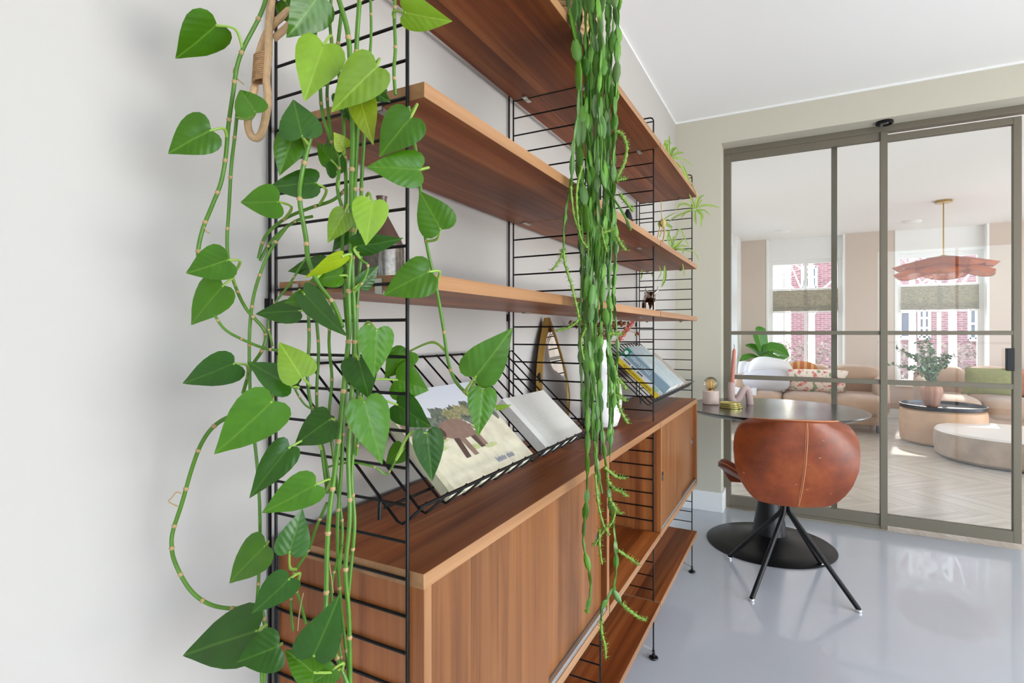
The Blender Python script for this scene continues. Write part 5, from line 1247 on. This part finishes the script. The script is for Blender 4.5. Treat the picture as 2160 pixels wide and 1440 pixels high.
def strand(pp, d, wpx=19, lpx=44, subs=True, seed=0, tip=False):
    r = random.Random(seed); P_ = smooth_path([W(x, y, d + r.uniform(-.006, .006)) for x, y in pp], 8)
    o = MB().tube(P_, 0.0022, 6).build('strand', M['cact'], cac)
    lens = [0]
    for a, b_ in zip(P_, P_[1:]): lens.append(lens[-1] + (b_ - a).length)
    def at_(s_):
        s_ = max(0, min(lens[-1], s_))
        for i in range(len(lens) - 1):
            if lens[i+1] >= s_: return P_[i].lerp(P_[i+1], (s_ - lens[i])/max(1e-9, lens[i+1] - lens[i]))
        return P_[-1]
    s0 = 0; big = MB(); roll0 = r.uniform(0, 3.1)
    while s0 < lens[-1] - 0.006:
        fr = s0/lens[-1]; L_ = lpx*d/F_PX*r.uniform(0.75, 1.25)*(1 - 0.45*fr); L_ = min(L_, lens[-1] - s0)
        A = at_(s0); B = at_(s0 + L_); ax = (B - A)
        if ax.length < 1e-5: break
        ln = ax.length; z = ax/ln; roll0 += r.uniform(0.5, 1.3)
        x = z.orthogonal().normalized(); x = Matrix.Rotation(roll0, 3, z) @ x; y = z.cross(x); wd = wpx*d/F_PX*r.uniform(0.85, 1.15)*(1 - 0.48*fr)
        mt = Matrix((((x*wd).x, (y*wd).x, (z*ln*1.04).x, 0), ((x*wd).y, (y*wd).y, (z*ln*1.04).y, 0), ((x*wd).z, (y*wd).z, (z*ln*1.04).z, 0), (0, 0, 0, 1)))
        if subs:
            inst(SEG[r.randrange(4)], 'segment', o, Matrix.Translation(A - worg(o)) @ mt)
        else:
            me = SEG[r.randrange(4)]; big.add([A + (mt.to_3x3() @ v.co) for v in me.vertices], [list(p_.vertices) for p_ in me.polygons], 0, True)
        s0 += L_*0.97
    if big.v: big.build('strand', M['cact'], cac, sharp=0)
def spiny(pp, d, wpx=11, seed=0):
    r = random.Random(seed); P_ = smooth_path([W(x, y, d) for x, y in pp], 8); b = MB(); n = len(P_)
    b.tube(P_, [wpx*0.5*d/F_PX*(0.75 + 0.25*math.sin(q*1.9))*(1 - 0.25*q/n) for q in range(n)], 6, flat=0.7)
    for q in range(n):
        for w_ in range(3):
            dd_ = Vector((r.uniform(-1, 1), r.uniform(-1, 1), r.uniform(-.3, .8))).normalized()*0.009
            b.tube([P_[q], P_[q] + dd_], [0.0006, 0.0003], 3)
    b.build('young_stem', M['cact_tip'], cac, sharp=0)
CS = [
 ([(1190, -110), (1196, -20), (1206, 50), (1216, 100), (1222, 170), (1219, 240), (1221, 320), (1231, 400), (1239, 480), (1240, 560), (1236, 640), (1235, 700), (1238, 780), (1240, 860), (1239, 960), (1238, 1050), (1230, 1140), (1240, 1185), (1246, 1240), (1238, 1292)], 1.14, 22, 62),
 ([(1240, -110), (1245, -20), (1243, 40), (1246, 58), (1256, 90), (1260, 150), (1256, 230), (1262, 310), (1258, 400), (1264, 490), (1258, 580), (1254, 670), (1258, 760), (1262, 850), (1256, 930)], 1.13, 20, 50),
 ([(1286, -110), (1294, -20), (1301, 50), (1303, 100), (1299, 180), (1297, 260), (1293, 350), (1296, 430), (1299, 520), (1295, 620), (1300, 690), (1303, 740), (1300, 800), (1304, 850)], 1.15, 19, 42),
 ([(1268, -110), (1272, -20), (1268, 60), (1272, 140), (1268, 230), (1274, 320), (1280, 400), (1276, 500), (1272, 600), (1268, 700), (1265, 800), (1270, 900), (1280, 1000), (1290, 1080), (1298, 1140), (1300, 1195), (1294, 1245)], 1.12, 20, 46),
 ([(1218, 250), (1208, 320), (1205, 390), (1196, 430), (1190, 480), (1189, 528)], 1.12, 13, 40),
 ([(1232, 120), (1240, 190), (1236, 270), (1248, 350), (1246, 440), (1250, 530), (1246, 620), (1250, 720), (1246, 810), (1252, 890), (1258, 990), (1262, 1060)], 1.16, 19, 44),
 ([(1284, -110), (1282, 0), (1286, 90), (1280, 190), (1284, 290), (1280, 390), (1286, 480), (1282, 580), (1286, 660), (1282, 750), (1288, 840), (1282, 930)], 1.17, 18, 40),
 ([(1226, 180), (1228, 300), (1224, 420), (1230, 520), (1226, 620), (1222, 700), (1226, 790), (1234, 880)], 1.15, 17, 46),
 ([(1260, -110), (1262, 10), (1270, 100), (1262, 200), (1268, 300), (1270, 380), (1290, 412), (1310, 442), (1326, 472), (1331, 486)], 1.10, 16, 52),
 ([(1292, 1240), (1282, 1262), (1271, 1272), (1268, 1310)], 1.12, 12, 26), ([(1294, 1244), (1302, 1262), (1312, 1274)], 1.12, 13, 26),
 ([(1250, 600), (1244, 700), (1252, 800), (1262, 880), (1258, 960), (1270, 1040)], 1.11, 18, 42),
 ([(1276, 650), (1284, 740), (1296, 800), (1292, 880), (1286, 960)], 1.10, 17, 38),
]
for k_, (pp, d, wp, lp) in enumerate(CS): strand(pp, d, wp, lp, True, k_)
r = random.Random(2)
for q in range(17):
    x0 = 1212 + q*5.6; y1_ = r.choice([560, 680, 780, 860, 930]) ; x1 = 1232 + (x0 - 1212)*0.62 + r.uniform(-6, 6)
    pp = [(x0, -110)]; n = 8
    for i in range(1, n + 1):
        y = -110 + (y1_ + 110)*i/n; pp.append((x0 + (x1 - x0)*i/n + r.uniform(-6, 6), y))
    strand(pp, 1.165 + 0.02*(q % 3), r.uniform(14, 19), r.uniform(34, 50), False, 100 + q)
for k_, pp in enumerate((
 [(1189, 528), (1193, 560), (1205, 600), (1215, 640), (1220, 672), (1201, 690), (1173, 698)], [(1189, 528), (1180, 550), (1164, 570)],
 [(1228, 350), (1217, 400), (1218, 450), (1225, 500), (1239, 523)], [(1204, 392), (1210, 450), (1222, 488)], [(1297, 276), (1312, 283), (1322, 308), (1318, 340), (1306, 366), (1300, 382)],
 [(1308, 410), (1320, 425), (1336, 446)], [(1298, 495), (1310, 515), (1320, 528)], [(1300, 380), (1310, 378), (1320, 377)],
 [(1268, 1310), (1270, 1335), (1276, 1360), (1278, 1386)], [(1312, 1272), (1325, 1285), (1345, 1300), (1363, 1308)], [(1303, 1160), (1325, 1175), (1348, 1191)],
 [(1256, 1000), (1262, 1060), (1273, 1105), (1286, 1127)], [(1298, 1075), (1292, 1100), (1275, 1118), (1260, 1140), (1255, 1150)], [(1265, 1115), (1265, 1150), (1270, 1190)],
 [(1280, 1010), (1295, 1030), (1310, 1037), (1322, 1046)], [(1286, 830), (1302, 850), (1312, 872), (1325, 893)], [(1295, 770), (1305, 810), (1306, 835), (1304, 856)],
 [(1286, 790), (1305, 800), (1322, 822)], [(1295, 830), (1310, 838), (1320, 846)], [(1270, 480), (1272, 500), (1280, 530)], [(1268, 492), (1285, 486), (1296, 482)], [(1280, 705), (1295, 703), (1312, 706)],
 [(1275, 985), (1300, 1005), (1320, 1008)], [(1285, 1050), (1300, 1075), (1310, 1083)], [(1236, 690), (1226, 720), (1232, 760)])):
    spiny(pp, 1.11, 10 if k_ < 10 else 9, 300 + k_)

# ------------------------------------------------------------------ spider plants at the far end
M['spider'] = leafmat('spider_leaf', (126, 160, 52), (206, 214, 140), 0.45, 0.10); M['straw'] = mat('dry_straw', (188, 166, 110), 0.9); M['potc'] = mat('clay_pot', (188, 120, 90), 0.8)
def spider(name_lab, potp, blades, runners, straw):
    t = thing('spider_plant', potp, name_lab, 'plant', None)
    MB().lathe(potp, [(0.0, 0.0), (0.036, 0.0), (0.046, 0.07), (0.046, 0.078), (0.041, 0.078), (0.039, 0.066), (0.0, 0.064)], 28, cap=False).build('pot', M['potc'], t)
    for pts, d, wpx in blades:
        P_ = [W(x, y, d) for x, y in pts]
        blade('leaf', t, M['spider'], P_, [wpx*0.25*d/F_PX, wpx*0.5*d/F_PX, wpx*0.45*d/F_PX, wpx*0.08*d/F_PX], (-0.8, -0.5, 0.3), fold=0.35, n=12)
    for pts, d, wpx in runners:
        MB().tube(smooth_path([W(x, y, d) for x, y in pts], 5), wpx*0.5*d/F_PX, 6).build('runner', M['straw'] if straw else M['spider'], t)
    return t
c1 = Vector((2.32, -0.16, Z1))
d1 = 2.235
spider('spider plant hanging over the end of the topmost shelf near the door wall', c1,
 [([(1411, 328), (1410, 308), (1412, 286)], d1, 6), ([(1409, 325), (1407, 312), (1405, 306)], d1 + .01, 5), ([(1408, 325), (1402, 300), (1409, 298), (1418, 304)], d1, 4), ([(1408, 318), (1404, 302), (1398, 311)], d1, 4),
  ([(1413, 330), (1418, 315), (1426, 313), (1431, 321)], d1, 5), ([(1414, 331), (1420, 316), (1428, 310)], d1, 5), ([(1415, 332), (1426, 324), (1443, 322)], d1, 6), ([(1416, 333), (1430, 332), (1447, 340), (1463, 352)], d1, 3.5), ([(1418, 335), (1428, 335), (1430, 338)], d1, 3),
  ([(1438, 348), (1443, 362), (1448, 374), (1453, 384)], d1 + .12, 8), ([(1424, 342), (1430, 350), (1432, 354)], d1 + .02, 6)]
 + [(pts, 2.44, wd) for pts, wd in (([(1464, 441), (1460, 425), (1454, 409)], 6), ([(1466, 440), (1472, 420), (1485, 411)], 6), ([(1463, 440), (1448, 431), (1434, 431), (1426, 443)], 5), ([(1467, 439), (1485, 433), (1502, 434), (1518, 438)], 5),
   ([(1463, 442), (1448, 446), (1436, 460)], 4), ([(1468, 442), (1485, 444), (1499, 455)], 4), ([(1465, 444), (1465, 458), (1468, 474)], 6), ([(1467, 444), (1478, 455), (1478, 479)], 5), ([(1463, 443), (1440, 450), (1420, 460), (1410, 470)], 3.5), ([(1468, 443), (1478, 447), (1484, 463)], 5), ([(1466, 440), (1474, 428), (1480, 420)], 5))],
 [([(1418, 334), (1432, 347), (1446, 364), (1458, 384), (1469, 410), (1468, 425), (1466, 440)], 2.40, 2.2), ([(1440, 362), (1455, 386), (1470, 412)], 2.41, 1.4), ([(1395, 424), (1395, 440), (1396, 464)], 2.30, 2.0)], True)
c2_ = Vector((2.42, -0.16, Z2))
d2 = 2.33
sp2 = spider('spider plant on the second shelf beside the far ladder, with long arching leaves', c2_,
 [([(1418, 524), (1428, 515), (1441, 504)], d2, 7), ([(1417, 522), (1414, 505), (1406, 484)], d2, 5), ([(1418, 522), (1434, 518), (1452, 520)], d2, 4.5), ([(1419, 524), (1436, 526), (1458, 530)], d2, 4), ([(1418, 520), (1432, 484), (1444, 502), (1455, 526)], d2 + .02, 3.5),
  ([(1455, 526), (1466, 534), (1475, 550)], d2 + .03, 2.5), ([(1420, 522), (1438, 526), (1440, 536)], d2, 4), ([(1417, 522), (1420, 500), (1427, 508)], d2, 3), ([(1413, 520), (1408, 500), (1418, 478)], d2, 4),
  ([(1396, 466), (1391, 470), (1390, 480)], 2.28, 7), ([(1398, 466), (1408, 472), (1420, 480)], 2.28, 4), ([(1398, 468), (1410, 478), (1418, 479)], 2.28, 4),
  ([(1398, 464), (1410, 456), (1426, 448)], 2.28, 2.5), ([(1398, 470), (1404, 464), (1412, 462)], 2.28, 3),
  ([(1402, 560), (1402, 585), (1395, 606)], 2.36, 7), ([(1390, 560), (1394, 576), (1386, 590)], 2.36, 2.5), ([(1354, 568), (1353, 580), (1351, 590)], 2.36, 4), ([(1440, 556), (1442, 570), (1443, 584)], 2.36, 3), ([(1378, 570), (1376, 580), (1380, 586)], 2.36, 5)],
 [([(1396, 466), (1391, 484), (1386, 505)], 2.28, 3.0), ([(1399, 470), (1402, 490), (1398, 512)], 2.28, 4.0), ([(1396, 468), (1398, 478), (1392, 500)], 2.28, 2.5)], True)
MB().ell(W(1398, 470, 2.28), 0.016, 0.014, 0.016, nu=14, nv=8, fn=lambda q: q*(1 + 0.15*math.sin(q.x*900))).build('root_knot', M['straw'], sp2)
